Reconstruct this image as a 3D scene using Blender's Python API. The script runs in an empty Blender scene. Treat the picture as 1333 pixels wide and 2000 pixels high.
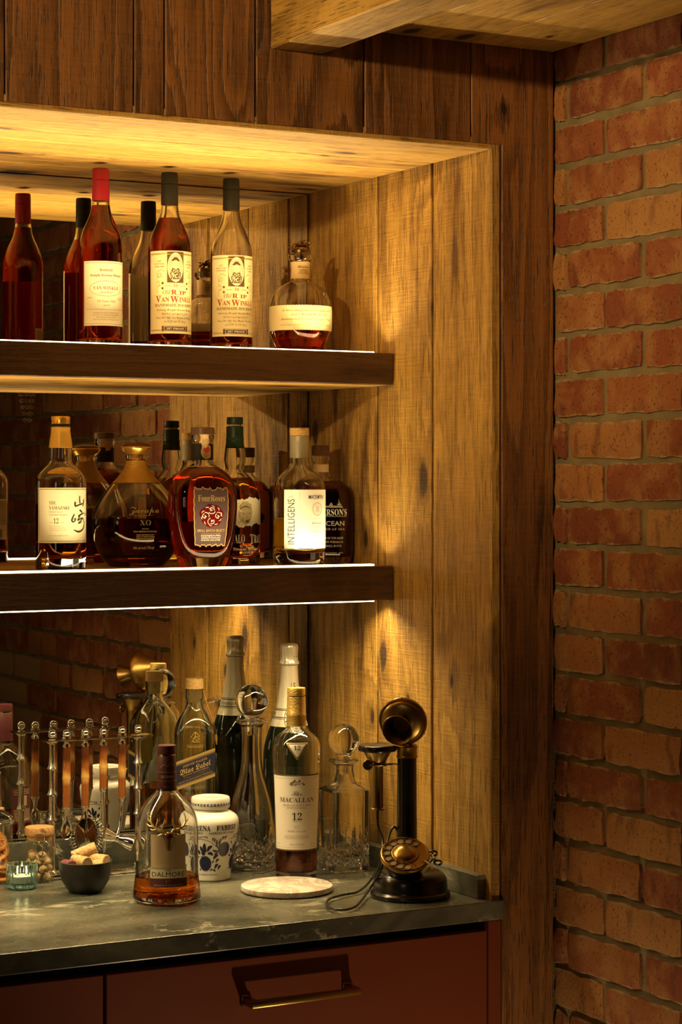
import bpy, bmesh, math, random
from mathutils import Vector, Matrix, noise, geometry
from math import sin, cos, pi, radians, sqrt, exp
random.seed(7)
sc = bpy.context.scene
COL = sc.collection
# ------------------------------------------------------------------ camera
TH = radians(28.8); FPX = 4305.0; CX = 666.5; HY = 942.0
CAM = Vector((-2.23134, -3.26945, 1.6557))
cd = bpy.data.cameras.new('camera'); cam = bpy.data.objects.new('camera', cd); COL.objects.link(cam)
cam.location = CAM; cam.rotation_euler = (pi/2, 0, -TH)
cd.sensor_fit = 'VERTICAL'; cd.sensor_height = 36.0; cd.sensor_width = 24.0
cd.lens = FPX/2000*36; cd.shift_y = -(1000-HY)/2000; cd.clip_start = 0.05
sc.camera = cam
# ------------------------------------------------------------------ world, lights, exposure
sc.view_settings.view_transform = 'Standard'; sc.view_settings.look = 'None'
sc.view_settings.gamma = 1.0; sc.view_settings.use_curve_mapping = False
sc.view_settings.exposure = 0.0
w = bpy.data.worlds.new('world'); sc.world = w; w.use_nodes = True
w.node_tree.nodes['Background'].inputs[0].default_value = (1, .72, .42, 1)
w.node_tree.nodes['Background'].inputs[1].default_value = 0.02
cy = sc.cycles
cy.max_bounces = 20; cy.transmission_bounces = 18; cy.transparent_max_bounces = 24; cy.glossy_bounces = 10
cy.diffuse_bounces = 5; cy.sample_clamp_indirect = 6.0; cy.blur_glossy = 0.3
cy.use_denoising = True
LEDC = (1.0, .75, .36)
def lamp(name, kind, loc, energy, color, rot=None, **kw):
    l = bpy.data.lights.new(name, kind); l.energy = energy; l.color = color
    for k, v in kw.items(): setattr(l, k, v)
    o = bpy.data.objects.new(name, l); COL.objects.link(o); o.location = loc
    if rot is not None: o.rotation_euler = rot
    return o
def aim(o, tgt):
    o.rotation_euler = (Vector(tgt)-o.location).to_track_quat('-Z', 'Y').to_euler()
SH1T, SH1B, SH2T, SH2B = 1.9005, 1.8403, 1.4974, 1.4324
# room lamp hanging up and to the left, in front of the bar
o = lamp('ceiling_spotlight', 'SPOT', (-2.7, -1.75, 2.44), 215, (1, .66, .28), spot_size=radians(38), spot_blend=.9, shadow_soft_size=.035)
aim(o, (-.22, 0, 2.30))
# recessed floor uplight that washes the brick wall and cabinet from below
o = lamp('floor_uplight', 'SPOT', (-.34, -.62, .03), 13, (1, .70, .36), spot_size=radians(100), spot_blend=.6, shadow_soft_size=.02)
aim(o, (-.25, -.10, 1.2))
# unseen soft light at front left, added for broad highlights on glass and chrome
o = lamp('soft_highlight_light', 'AREA', (-3.7, -2.6, 1.75), 2.4, (1, .80, .52), shape='RECTANGLE', size=.5, size_y=.75)
aim(o, (-.5, .3, 1.2))
# led strips in the shelves
LX0, LX1, LY = -1.72, -.150, .374
for nm, z, up, e, tilt, sp in (('shelf_led_light', SH1T+.0060, 1, 7.0, 9, 120), ('shelf_led_light', SH2T+.0060, 1, 4.9, 6, 128), ('shelf_led_light', SH2B-.0060, 0, 9.5, 4, 140)):
    o = lamp(nm, 'AREA', ((LX0+LX1)/2, LY, z), e, LEDC, ((pi+radians(tilt)) if up else -radians(tilt), 0, 0), shape='RECTANGLE', size=LX1-LX0, size_y=.009, spread=radians(sp))

# ------------------------------------------------------------------ helpers
RV = Vector((cos(TH), -sin(TH), 0)); FV = Vector((sin(TH), cos(TH), 0))
def onY(u, Y):
    r = FV+RV*((u-CX)/FPX); t = (Y-CAM.y)/r.y
    return CAM.x+t*r.x, t
def phi(u): return TH+math.atan((u-CX)/FPX)
def link(o): COL.objects.link(o); return o
def tag(o, label=None, cat=None, group=None, kind=None):
    for k, v in (('label', label), ('category', cat), ('group', group), ('kind', kind)):
        if v: o[k] = v
    return o
def thing(name, label, cat, loc=(0, 0, 0), rz=0, group=None, kind=None):
    o = link(bpy.data.objects.new(name, None)); o.location = loc; o.rotation_euler = (0, 0, rz)
    o.empty_display_size = .03
    return tag(o, label, cat, group, kind)
def mk(name, me, m=None, parent=None, loc=None, rot=None):
    if isinstance(me, bmesh.types.BMesh):
        bm = me; me = bpy.data.meshes.new(name); bm.to_mesh(me); bm.free()
    o = link(bpy.data.objects.new(name, me))
    if m:
        if len(me.materials): me.materials.clear()
        for x in (m if isinstance(m, (list, tuple)) else [m]): me.materials.append(x)
    if parent: o.parent = parent
    if loc is not None: o.location = loc
    if rot is not None: o.rotation_euler = rot
    return o
def smooth(me, ang=35):
    if isinstance(me, bpy.types.Object): me = me.data
    me.polygons.foreach_set('use_smooth', [True]*len(me.polygons))
    me.set_sharp_from_angle(angle=radians(ang)); me.update()
    return me
def box(bm, x0, x1, y0, y1, z0, z1, bev=0, seg=1):
    t = bmesh.new()
    bmesh.ops.create_cube(t, size=1)
    bmesh.ops.scale(t, vec=(x1-x0, y1-y0, z1-z0), verts=t.verts)
    bmesh.ops.translate(t, vec=((x0+x1)/2, (y0+y1)/2, (z0+z1)/2), verts=t.verts)
    if bev: bmesh.ops.bevel(t, geom=t.edges[:], offset=bev, segments=seg, profile=.5, affect='EDGES')
    me = bpy.data.meshes.new('tmp'); t.to_mesh(me); t.free(); bm.from_mesh(me); bpy.data.meshes.remove(me)
    return bm
def boxm(*a, **k): return box(bmesh.new(), *a, **k)
def merge(bm, other, mat=None):
    me = bpy.data.meshes.new('tmp'); other.to_mesh(me); other.free()
    if mat is not None: me.transform(mat)
    bm.from_mesh(me); bpy.data.meshes.remove(me); return bm
def chaikin(p, it=2):
    for _ in range(it):
        q = [p[0]]
        for a, b in zip(p, p[1:]):
            q.append((a[0]*.75+b[0]*.25, a[1]*.75+b[1]*.25)); q.append((a[0]*.25+b[0]*.75, a[1]*.25+b[1]*.75))
        q.append(p[-1]); p = q
    return p
def sfac(c, s, n):
    return 1.0 if n == 2 else (abs(c)**n+abs(s)**n)**(-1/n)
def lathe(prof, seg=48, sx=1, sy=1, n=2, disp=None, closed=False):
    """prof: (r,z) list; section = (super)ellipse; disp(theta,z,r) adds to the radius"""
    bm = bmesh.new(); rings = []
    for r, z in prof:
        if r < 1e-6: rings.append([bm.verts.new((0, 0, z))]); continue
        nn = n(z) if callable(n) else n
        ring = []
        for i in range(seg):
            t = 2*pi*i/seg; c, s = cos(t), sin(t)
            R = r*sfac(c, s, nn)
            if disp: R += disp(t, z, r)
            ring.append(bm.verts.new((R*c*sx, R*s*sy, z)))
        rings.append(ring)
    pairs = list(zip(rings, rings[1:]))
    if closed: pairs.append((rings[-1], rings[0]))
    for a, b in pairs:
        if len(a) == 1 and len(b) == 1: continue
        for i in range(seg):
            j = (i+1) % seg
            if len(a) == 1: bm.faces.new((a[0], b[j], b[i]))
            elif len(b) == 1: bm.faces.new((a[i], a[j], b[0]))
            else: bm.faces.new((a[i], a[j], b[j], b[i]))
    bmesh.ops.recalc_face_normals(bm, faces=bm.faces)
    return bm
def solid(prof, **k):
    """closes an open profile to the axis at both ends"""
    p = list(prof)
    if p[0][0] > 1e-6: p = [(0, p[0][1])]+p
    if p[-1][0] > 1e-6: p = p+[(0, p[-1][1])]
    return lathe(p, **k)
def tube(pts, rad, seg=8, closed=False, bm=None, flat=1.0):
    bm = bm or bmesh.new(); P = [Vector(p) for p in pts]; N = len(P)
    rs = rad if isinstance(rad, (list, tuple)) else [rad]*N
    T = []
    for i in range(N):
        a = P[i-1] if (i > 0 or closed) else P[i]; b = P[(i+1) % N] if (i < N-1 or closed) else P[i]
        d = (b-a); T.append(d.normalized() if d.length > 1e-9 else Vector((0, 0, 1)))
    up = Vector((0, 0, 1)) if abs(T[0].z) < .9 else Vector((1, 0, 0))
    nrm = T[0].cross(up).normalized(); rings = []
    for i in range(N):
        nrm = (nrm-T[i]*nrm.dot(T[i])).normalized(); bn = T[i].cross(nrm)
        rings.append([bm.verts.new(P[i]+(nrm*cos(2*pi*k/seg)+bn*sin(2*pi*k/seg)*flat)*rs[i]) for k in range(seg)])
    pr = list(zip(rings, rings[1:]))
    if closed: pr.append((rings[-1], rings[0]))
    for a, b in pr:
        for k in range(seg):
            j = (k+1) % seg; bm.faces.new((a[k], a[j], b[j], b[k]))
    if not closed:
        bm.faces.new(rings[0][::-1]); bm.faces.new(rings[-1])
    return bm
def crom(pts, n=6, closed=False):
    P = [Vector(p) for p in pts]; N = len(P); out = []
    for i in range(N if closed else N-1):
        g = (lambda k: P[k % N]) if closed else (lambda k: P[min(max(k, 0), N-1)])
        a, b, c, d = g(i-1), g(i), g(i+1), g(i+2)
        for k in range(n):
            t = k/n
            out.append(.5*((2*b)+(c-a)*t+(2*a-5*b+4*c-d)*t*t+(3*b-a-3*c+d)*t**3))
    if not closed: out.append(P[-1])
    return out
def ball(bm, loc, r, sub=2, scale=(1, 1, 1), rot=None):
    m = Matrix.Translation(loc) @ (rot.to_4x4() if rot else Matrix()) @ Matrix.Diagonal((*scale, 1))
    bmesh.ops.create_icosphere(bm, subdivisions=sub, radius=r, matrix=m); return bm

# ------------------------------------------------------------------ materials
class NT:
    def __init__(s, name):
        s.m = bpy.data.materials.new(name); s.m.use_nodes = True; s.t = s.m.node_tree
        s.p = s.t.nodes['Principled BSDF']; s.out = s.t.nodes['Material Output']
    def n(s, typ, ins=None, **kw):
        x = s.t.nodes.new(typ)
        for k, v in kw.items(): setattr(x, k, v)
        for k, v in (ins or {}).items(): s.set(x.inputs[k], v)
        return x
    def set(s, i, v):
        if isinstance(v, bpy.types.NodeSocket): s.t.links.new(v, i)
        else: i.default_value = v if not (isinstance(v, tuple) and len(v) == 3 and i.type == 'RGBA') else (*v, 1)
    def math(s, op, a, b=0.0, c=None):
        x = s.n('ShaderNodeMath', {0: a, 1: b}, operation=op)
        if c is not None: s.set(x.inputs[2], c)
        return x.outputs[0]
    def mix(s, f, a, b, mode='MIX'):
        x = s.n('ShaderNodeMix', data_type='RGBA', blend_type=mode)
        s.set(x.inputs[0], f); s.set(x.inputs[6], a); s.set(x.inputs[7], b); return x.outputs[2]
    def noise(s, vec, scale, detail=3, rough=.5, dist=0):
        return s.n('ShaderNodeTexNoise', {'Vector': vec, 'Scale': scale, 'Detail': detail, 'Roughness': rough, 'Distortion': dist}).outputs[0]
    def ramp(s, f, stops):
        x = s.n('ShaderNodeValToRGB', {0: f}); e = x.color_ramp.elements
        while len(e) < len(stops): e.new(.5)
        for q, (pos, c) in zip(e, stops):
            q.position = pos; q.color = (*c, 1) if isinstance(c, tuple) else (c, c, c, 1)
        return x.outputs[0]
    def step(s, f, a, b):
        x = s.n('ShaderNodeMapRange', {0: f, 1: a, 2: b, 3: 0., 4: 1.}, interpolation_type='SMOOTHSTEP'); return x.outputs[0]
    def mapping(s, vec, scale):
        return s.n('ShaderNodeMapping', {0: vec, 3: scale}).outputs[0]
    def bump(s, h, strength, dist, normal=None):
        x = s.n('ShaderNodeBump', {'Strength': strength, 'Distance': dist, 'Height': h})
        if normal: s.set(x.inputs['Normal'], normal)
        return x.outputs[0]
    def P(s, **k):
        for a, v in k.items(): s.set(s.p.inputs[a.replace('_', ' ')], v)
        return s.m
def mat(name, col, rough=.5, metal=0., **k):
    return NT(name).P(Base_Color=col, Roughness=rough, Metallic=metal, **k)
def glass(name, col=(1, 1, 1), ior=1.47, rough=0.0):
    q = NT(name); g = q.n('ShaderNodeBsdfGlass', {'Color': (*col, 1), 'Roughness': rough, 'IOR': ior})
    q.t.links.new(g.outputs[0], q.out.inputs[0]); return q.m
def thin(name, col=(.97, .97, .95), spec=1.0):
    """thin sheet of glass: straight-through transmission with fresnel reflection"""
    q = NT(name); tr = q.n('ShaderNodeBsdfTransparent', {0: (*col, 1)}); gl = q.n('ShaderNodeBsdfGlossy', {'Color': (1, 1, 1, 1), 'Roughness': .02})
    fc = q.n('ShaderNodeLayerWeight', {0: .5}).outputs['Facing']; f = q.math('MULTIPLY', q.math('ADD', .04, q.math('MULTIPLY', q.math('POWER', fc, 4.0), .8)), spec)
    mx = q.n('ShaderNodeMixShader', {0: f, 1: tr.outputs[0], 2: gl.outputs[0]}); q.t.links.new(mx.outputs[0], q.out.inputs[0]); return q.m
def wood(name, light, dark, knotc, rough=.55, freq=16., saw=.35, contrast=1.0, patch=.5, ringw=.26):
    """board grain along local X, width local Y"""
    q = NT(name)
    tc = q.n('ShaderNodeTexCoord').outputs['Object']; oi = q.n('ShaderNodeObjectInfo').outputs['Random']
    off = q.n('ShaderNodeCombineXYZ', {0: q.math('MULTIPLY', oi, 41.), 1: q.math('MULTIPLY', oi, 23.), 2: q.math('MULTIPLY', oi, 57.)}).outputs[0]
    v = q.n('ShaderNodeVectorMath', {0: tc, 1: off}, operation='ADD').outputs[0]
    kv = q.mapping(v, (3.1, 6.5, .0))
    vo = q.n('ShaderNodeTexVoronoi', {'Vector': kv, 'Scale': 1.0, 'Randomness': 1.0}, voronoi_dimensions='2D')
    kd = vo.outputs['Distance']; kr = q.n('ShaderNodeSeparateColor', {0: vo.outputs['Color']}).outputs[0]
    pres = q.math('GREATER_THAN', kr, .52)
    sz = q.math('MULTIPLY', q.math('ADD', kr, -.35), .22)
    kn = q.noise(q.mapping(v, (30, 60, 60)), 1, 2)
    kd2 = q.math('ADD', kd, q.math('MULTIPLY', q.math('ADD', kn, -.5), .06))
    knot = q.math('MULTIPLY', q.math('SUBTRACT', 1.0, q.step(kd2, q.math('MULTIPLY', sz, .55), sz)), pres)
    halo = q.math('MULTIPLY', q.math('SUBTRACT', 1.0, q.step(kd, .0, .42)), pres)
    g = q.noise(q.mapping(v, (.55, 7., 7.)), 1, 2.5, .45, .15)
    fld = q.math('ADD', q.math('MULTIPLY', g, freq), q.math('MULTIPLY', halo, 1.5))
    fine0 = q.noise(q.mapping(v, (5, 110, 110)), 1, 3)
    fld = q.math('ADD', fld, q.math('MULTIPLY', fine0, .9))
    fr = q.math('FRACT', fld)
    ring = q.math('SUBTRACT', 1.0, q.math('MULTIPLY', q.step(fr, .0, .82), q.math('SUBTRACT', 1.0, q.step(fr, .86, 1.0))))
    fib = q.noise(q.mapping(v, (9, 420, 420)), 1, 3, .6)
    pat = q.noise(q.mapping(v, (1.7, 6, 6)), 1, 4, .6)
    pores = q.step(q.noise(q.mapping(v, (22, 420, 420)), 1, 2, .5), .58, .68)
    sawn = q.noise(q.mapping(v, (330, 14, 14)), 1, 2, .5)
    f = q.math('ADD', q.math('MULTIPLY', ring, -ringw*contrast), q.math('MULTIPLY', q.math('ADD', fib, -.5), .95*contrast))
    f = q.math('ADD', f, q.math('MULTIPLY', q.math('ADD', pat, -.5), patch*1.6))
    f = q.math('ADD', f, q.math('MULTIPLY', q.math('ADD', sawn, -.5), .34*contrast))
    f = q.math('ADD', f, q.math('MULTIPLY', q.math('ADD', oi, -.5), .42))
    st = q.step(q.noise(q.mapping(v, (1.7, 9, 9)), 1, 4, .65), .53, .70)
    f = q.math('ADD', f, q.math('MULTIPLY', st, -.62)); f = q.math('ADD', f, .80)
    col = q.mix(f, dark, light)
    col = q.mix(q.math('MULTIPLY', pores, .58*contrast), col, tuple(x*.45 for x in dark))
    hk = q.math('MULTIPLY', q.math('SUBTRACT', 1.0, q.step(kd2, sz, q.math('MULTIPLY', sz, 2.3))), pres)
    col = q.mix(q.math('MULTIPLY', hk, .45), col, dark)
    kring = q.math('FRACT', q.math('MULTIPLY', kd2, 26.))
    col = q.mix(knot, col, q.mix(kring, knotc, tuple(x*1.9 for x in knotc)))
    h = q.math('ADD', q.math('MULTIPLY', ring, -.5), q.math('MULTIPLY', fib, .6))
    h = q.math('ADD', h, q.math('MULTIPLY', sawn, saw*1.6)); h = q.math('ADD', h, q.math('MULTIPLY', pores, -.7))
    h = q.math('ADD', h, q.math('MULTIPLY', knot, -.5))
    nb = q.bump(h, .8, .0016)
    return q.P(Base_Color=col, Roughness=rough, Normal=nb)
M = {}
M['oak'] = wood('aged_oak', (.59, .340, .068), (.115, .048, .009), (.035, .018, .008), .55, 13., .5, 1.05, .55)
M['facing'] = wood('brown_facing_wood', (.29, .118, .030), (.060, .022, .005), (.020, .008, .003), .5, 11., .2, 1.15, .45, .50)
M['shelfwood'] = wood('dark_shelf_wood', (.13, .058, .016), (.045, .018, .005), (.015, .007, .003), .5, 18., .2, .9, .4)
M['mirror'] = mat('mirror_silver', (.80, .79, .74), .0, 1.0)
M['black'] = mat('black_paint', (.012, .011, .010), .35)
M['darkgap'] = mat('dark_backing', (.015, .010, .006), .8)
M['led'] = NT('led_lens').P(Base_Color=(1, .9, .6), Emission_Color=(1.0, .80, .42), Emission_Strength=9.0)
M['chrome'] = mat('polished_silver', (.86, .83, .76), .10, 1.0)
M['brass'] = mat('aged_brass', (.36, .225, .062), .30, 1.0)
M['brassd'] = mat('dark_brass', (.20, .115, .04), .33, 1.0)
M['gold'] = mat('gold', (.80, .48, .10), .26, .85)
M['goldprint'] = mat('gold_print', (.62, .42, .14), .4, .6)
M['cream'] = mat('cream_paper', (.82, .76, .52), .6)
M['paper'] = mat('white_paper', (.86, .83, .74), .55)
M['ink'] = mat('black_ink', (.02, .016, .012), .6)
M['brownink'] = mat('brown_ink', (.10, .055, .02), .6)
M['greyink'] = mat('grey_ink', (.30, .25, .16), .6)
M['redink'] = mat('red_ink', (.36, .035, .015), .6)
M['whiteink'] = mat('white_print', (.80, .76, .62), .5)
M['redcap'] = mat('red_foil', (.22, .008, .010), .36, 0, Specular_IOR_Level=.3)
M['blackcap'] = mat('black_foil', (.018, .014, .007), .5, 0, Specular_IOR_Level=.15)
M['greencap'] = mat('green_foil', (.010, .027, .012), .42, 0, Specular_IOR_Level=.3)
M['glass'] = glass('clear_glass', (.996, .998, .992))
M['gglass'] = glass('green_tinted_glass', (.955, .985, .965))
M['crystal'] = glass('crystal_glass', (.995, .99, .98), 1.53)
M['jarglass'] = thin('thin_jar_glass')
M['whisky'] = glass('amber_whisky', (.84, .40, .075), 1.36)
M['bourbon'] = glass('red_bourbon', (.76, .20, .035), 1.36)
M['rum'] = glass('dark_rum', (.30, .085, .025), 1.36)
M['pale'] = glass('pale_whisky', (.97, .80, .20), 1.36)
M['deepbourbon'] = glass('deep_bourbon', (.46, .12, .025), 1.36)
M['darkwhisky'] = glass('deep_amber_whisky', (.62, .25, .05), 1.36)
M['goldmatte'] = mat('satin_gold', (.68, .37, .06), .38, .4)
M['darkwoodcap'] = mat('dark_wood_cap', (.10, .045, .022), .35)
M['greyfoil'] = mat('grey_foil', (.38, .33, .21), .42, .4)
M['maroon'] = mat('maroon_foil', (.055, .012, .014), .40, 0, Specular_IOR_Level=.35)
M['offwhite'] = mat('off_white_paper', (.80, .74, .63), .6)
M['brassp'] = mat('warm_brass_dial', (.36, .22, .062), .30, 1.0)
M['bowl'] = mat('matt_black_glaze', (.018, .016, .014), .42)
def cork(name, a, b):
    q = NT(name); tc = q.n('ShaderNodeTexCoord').outputs['Object']
    n1 = q.noise(tc, 260, 3); n2 = q.noise(tc, 70, 2)
    c = q.mix(q.step(n1, .35, .65), a, b); c = q.mix(q.step(n2, .62, .70), c, tuple(x*.4 for x in a))
    return q.P(Base_Color=c, Roughness=.8, Normal=q.bump(n1, .3, .0006))
M['cork'] = cork('cork', (.42, .25, .10), (.62, .42, .20))
M['woodcap'] = cork('pale_wood_cap', (.50, .29, .09), (.62, .39, .14))
M['lidwood'] = cork('lid_wood', (.36, .18, .06), (.46, .25, .09))
def brick_mat():
    q = NT('old_brick'); tc = q.n('ShaderNodeTexCoord').outputs['Object']; oi = q.n('ShaderNodeObjectInfo').outputs['Random']
    off = q.n('ShaderNodeCombineXYZ', {0: q.math('MULTIPLY', oi, 17.), 1: q.math('MULTIPLY', oi, 31.), 2: q.math('MULTIPLY', oi, 11.)}).outputs[0]
    v = q.n('ShaderNodeVectorMath', {0: tc, 1: off}, operation='ADD').outputs[0]
    bi_ = q.math('FRACT', q.math('ADD', oi, q.n('ShaderNodeNewGeometry').outputs['Random Per Island']))
    base = q.ramp(bi_, [(0, (.20, .050, .017)), (.25, (.30, .085, .028)), (.45, (.24, .060, .021)), (.62, (.34, .120, .036)), (.80, (.42, .205, .062)), (1, (.27, .075, .025))])
    n1 = q.noise(v, 16, 4, .6); n2 = q.noise(v, 190, 3, .6); n3 = q.noise(q.mapping(v, (1, 1, .35)), 34, 2)
    c = q.mix(q.step(n1, .42, .66), base, (.45, .23, .075)); c = q.mix(.55, base, c)
    c = q.mix(q.math('MULTIPLY', q.step(n3, .56, .70), .5), c, (.12, .035, .018))
    pit = q.step(n2, .60, .70); c = q.mix(q.math('MULTIPLY', pit, .6), c, (.06, .022, .012))
    sp = q.step(q.noise(v, 330, 1), .74, .78); c = q.mix(q.math('MULTIPLY', sp, .5), c, (.55, .36, .18))
    z = q.n('ShaderNodeSeparateXYZ', {0: tc}).outputs[2]
    ed = q.step(q.math('ADD', q.math('ABSOLUTE', z), q.math('MULTIPLY', q.math('ADD', q.noise(v, 60, 3), -.5), .016)), .0285, .033)
    c = q.mix(q.math('MULTIPLY', ed, .75), c, (.42, .33, .17))
    h = q.math('ADD', q.math('MULTIPLY', n2, .5), q.math('ADD', q.math('MULTIPLY', n1, .8), q.math('MULTIPLY', pit, -.6)))
    return q.P(Base_Color=c, Roughness=.82, Normal=q.bump(h, .9, .0034))
M['brick'] = brick_mat()
def mortar_mat():
    q = NT('lime_mortar'); tc = q.n('ShaderNodeTexCoord').outputs['Object']
    n1 = q.noise(tc, 22, 3); n2 = q.noise(tc, 240, 3)
    c = q.mix(n1, (.15, .11, .05), (.34, .27, .14))
    return q.P(Base_Color=c, Roughness=.9, Normal=q.bump(q.math('ADD', n1, n2), .8, .003))
M['mortar'] = mortar_mat()
def stone_mat():
    q = NT('soapstone'); tc = q.n('ShaderNodeTexCoord').outputs['Object']
    v = q.mapping(tc, (1, 1.6, 1.6)); n1 = q.noise(v, 3.2, 5, .6, .6); n2 = q.noise(v, 22, 4, .6)
    c = q.mix(q.step(n1, .30, .70), (.030, .034, .026), (.195, .188, .136)); c = q.mix(q.math('MULTIPLY', q.step(n2, .45, .7), .45), c, (.062, .062, .046))
    vn = q.noise(q.n('ShaderNodeVectorMath', {0: v, 1: (3, 1, 5)}, operation='ADD').outputs[0], 2.1, 6, .62, 1.1)
    vein = q.math('SUBTRACT', 1.0, q.step(q.math('ABSOLUTE', q.math('ADD', vn, -.5)), .0, .016))
    vein = q.math('MULTIPLY', vein, q.step(q.noise(v, 5, 2), .48, .62)); c = q.mix(q.math('MULTIPLY', vein, .75), c, (.50, .47, .36))
    return q.P(Base_Color=c, Roughness=q.math('ADD', .20, q.math('MULTIPLY', n2, .16)), Normal=q.bump(n2, .08, .001))
M['stone'] = stone_mat()
M['rust'] = mat('rust_red_lacquer', (.195, .040, .014), .42)
M['plaster'] = mat('dim_plaster', (.28, .20, .12), .9)
M['darkfloor'] = wood('floor_boards', (.16, .09, .04), (.06, .03, .012), (.02, .01, .005), .45, 14., .2)

# ------------------------------------------------------------------ room shell
CEIL = 2.72; SOF = 2.4245; HEAD = 2.2425; XJ = -.129; YM = .687; CT = .92
def struct(name, me, m, parent=None, **k):
    o = mk(name, me, m, parent, **k)
    if not parent: o['kind'] = 'structure'
    return o
struct('floor', boxm(-4.3, .14, -4.6, .90, -.06, 0), M['darkfloor'])
struct('ceiling', boxm(-4.3, .14, -4.6, .90, CEIL, CEIL+.06), M['plaster'])
struct('wall_left', boxm(-4.36, -4.3, -4.6, .9, 0, CEIL), M['plaster'])
struct('wall_front', boxm(-4.3, .14, -4.66, -4.6, 0, CEIL), M['plaster'])
# --- brick wall on the right: face at X=0, runs toward the viewer
wr = struct('wall_right', boxm(.008, .14, -4.6, .9, 0, CEIL), M['mortar'])
def brick_mesh(L, H, D, seed):
    """irregular brick face: front toward -X, centred on its face"""
    bm = bmesh.new(); rnd = random.Random(seed); ny, nz = 9, 4
    g = {}
    for i in range(ny+1):
        for k in range(nz+1):
            y = -L/2+L*i/ny; z = -H/2+H*k/nz; ex = i in (0, ny); ez = k in (0, nz)
            p = Vector((0, y, z)); nz_ = noise.noise_vector(Vector((y*38+seed*9, z*38, seed*3)))
            x = nz_.x*.0030-.0008
            if ex: p.y += nz_.y*.0042-(.0006 if i else -.0006)
            if ez: p.z += nz_.z*.0044+rnd.uniform(-.0009, .0009)
            if ex or ez: x += .0028
            if ex and ez: p.y *= 1-.016; p.z *= 1-.06; x += .0015
            g[i, k] = bm.verts.new((x, p.y, p.z))
    for i in range(ny):
        for k in range(nz): bm.faces.new((g[i, k], g[i, k+1], g[i+1, k+1], g[i+1, k]))
    rim = [g[i, 0] for i in range(ny)]+[g[ny, k] for k in range(nz)]+[g[i, nz] for i in range(ny, 0, -1)]+[g[0, k] for k in range(nz, 0, -1)]
    back = [bm.verts.new((D, v.co.y*1.01, v.co.z*1.01)) for v in rim]
    for i in range(len(rim)):
        j = (i+1) % len(rim); bm.faces.new((rim[i], rim[j], back[j], back[i]))
    bmesh.ops.recalc_face_normals(bm, faces=bm.faces)
    me = bpy.data.meshes.new('brick'); bm.to_mesh(me); bm.free(); me.materials.append(M['brick']); return smooth(me, 60)
BL, BH, PITCH = .2105, .0630, .075
full = [brick_mesh(BL, BH, .03, s) for s in range(9)]
part_len = {'A': .0385-.005, 'B': .1510-.005}
partm = {k: [brick_mesh(v, BH, .03, 20+s+(5 if k == 'B' else 0)) for s in range(4)] for k, v in part_len.items()}
rnd = random.Random(3); rest = bmesh.new(); nb = 0
for row in range(-21, 11):
    z = 1.6174+PITCH*row+PITCH/2                # row -1 lies just under the joint at z=1.6174
    if z+PITCH/2 > SOF+.06 or z-BH/2 < .0: continue
    kind = 'A' if (row % 2) else 'B'
    y0 = -part_len[kind]-.005
    lst = [(-part_len[kind]/2, True)]
    for k in range(18): lst.append((y0-.005-BL/2-k*.2250+.0, False))
    for y, p in lst:
        me = rnd.choice(partm[kind] if p else full); dx = rnd.uniform(-.0022, .0018); rx = rnd.uniform(-.006, .006); flip = rnd.random() < .5
        if y < -4.5: continue
        mtx = Matrix.Translation((dx, y+rnd.uniform(-.002, .002), z+rnd.uniform(-.0016, .0016))) @ Matrix.Rotation(rx, 4, 'X')
        if z > .62 and y > -2.15 and z < SOF+.02 and nb < 300 and not (y < -1.2 and z < 1.15):
            o = link(bpy.data.objects.new('brick', me)); o.parent = wr; o.matrix_local = mtx; nb += 1
        else:
            t = me.copy(); t.transform(mtx); rest.from_mesh(t); bpy.data.meshes.remove(t)
ro = mk('lower_bricks', rest, M['brick'], wr); ro['kind'] = 'stuff'
# --- boards
def board(name, parent, m, p0, p1, wdir, width, thick, ndir, bev=.0016, seed=0, wob=.0006):
    """plank from p0 to p1 (its face centre line), width along wdir, body behind face along -ndir"""
    p0, p1 = Vector(p0), Vector(p1); X = (p1-p0).normalized(); L = (p1-p0).length; Y = Vector(wdir); Z = Vector(ndir)
    bm = boxm(-L/2, L/2, -width/2, width/2, -thick, 0)
    for cut in [(-L/2+L*i/9) for i in range(1, 9)]:
        bmesh.ops.bisect_plane(bm, geom=bm.verts[:]+bm.edges[:]+bm.faces[:], plane_co=(cut, 0, 0), plane_no=(1, 0, 0))
    for v in bm.verts:
        nn = noise.noise(Vector((v.co.x*3.1+seed*7.7, v.co.y*9, seed))); v.co.y -= math.copysign(abs(nn)*wob*2, v.co.y); v.co.z += nn*wob
    es = [e for e in bm.edges if len(e.link_faces) == 2 and e.calc_face_angle(0) > 1.0]
    bmesh.ops.bevel(bm, geom=es, offset=bev, segments=1, affect='EDGES')
    o = mk(name, bm, m, parent); o.data.polygons.foreach_set('use_smooth', [False]*len(o.data.polygons))
    R = Matrix((X, Y, Z)).transposed().to_4x4(); o.matrix_local = Matrix.Translation((p0+p1)/2) @ R
    return o
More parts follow.
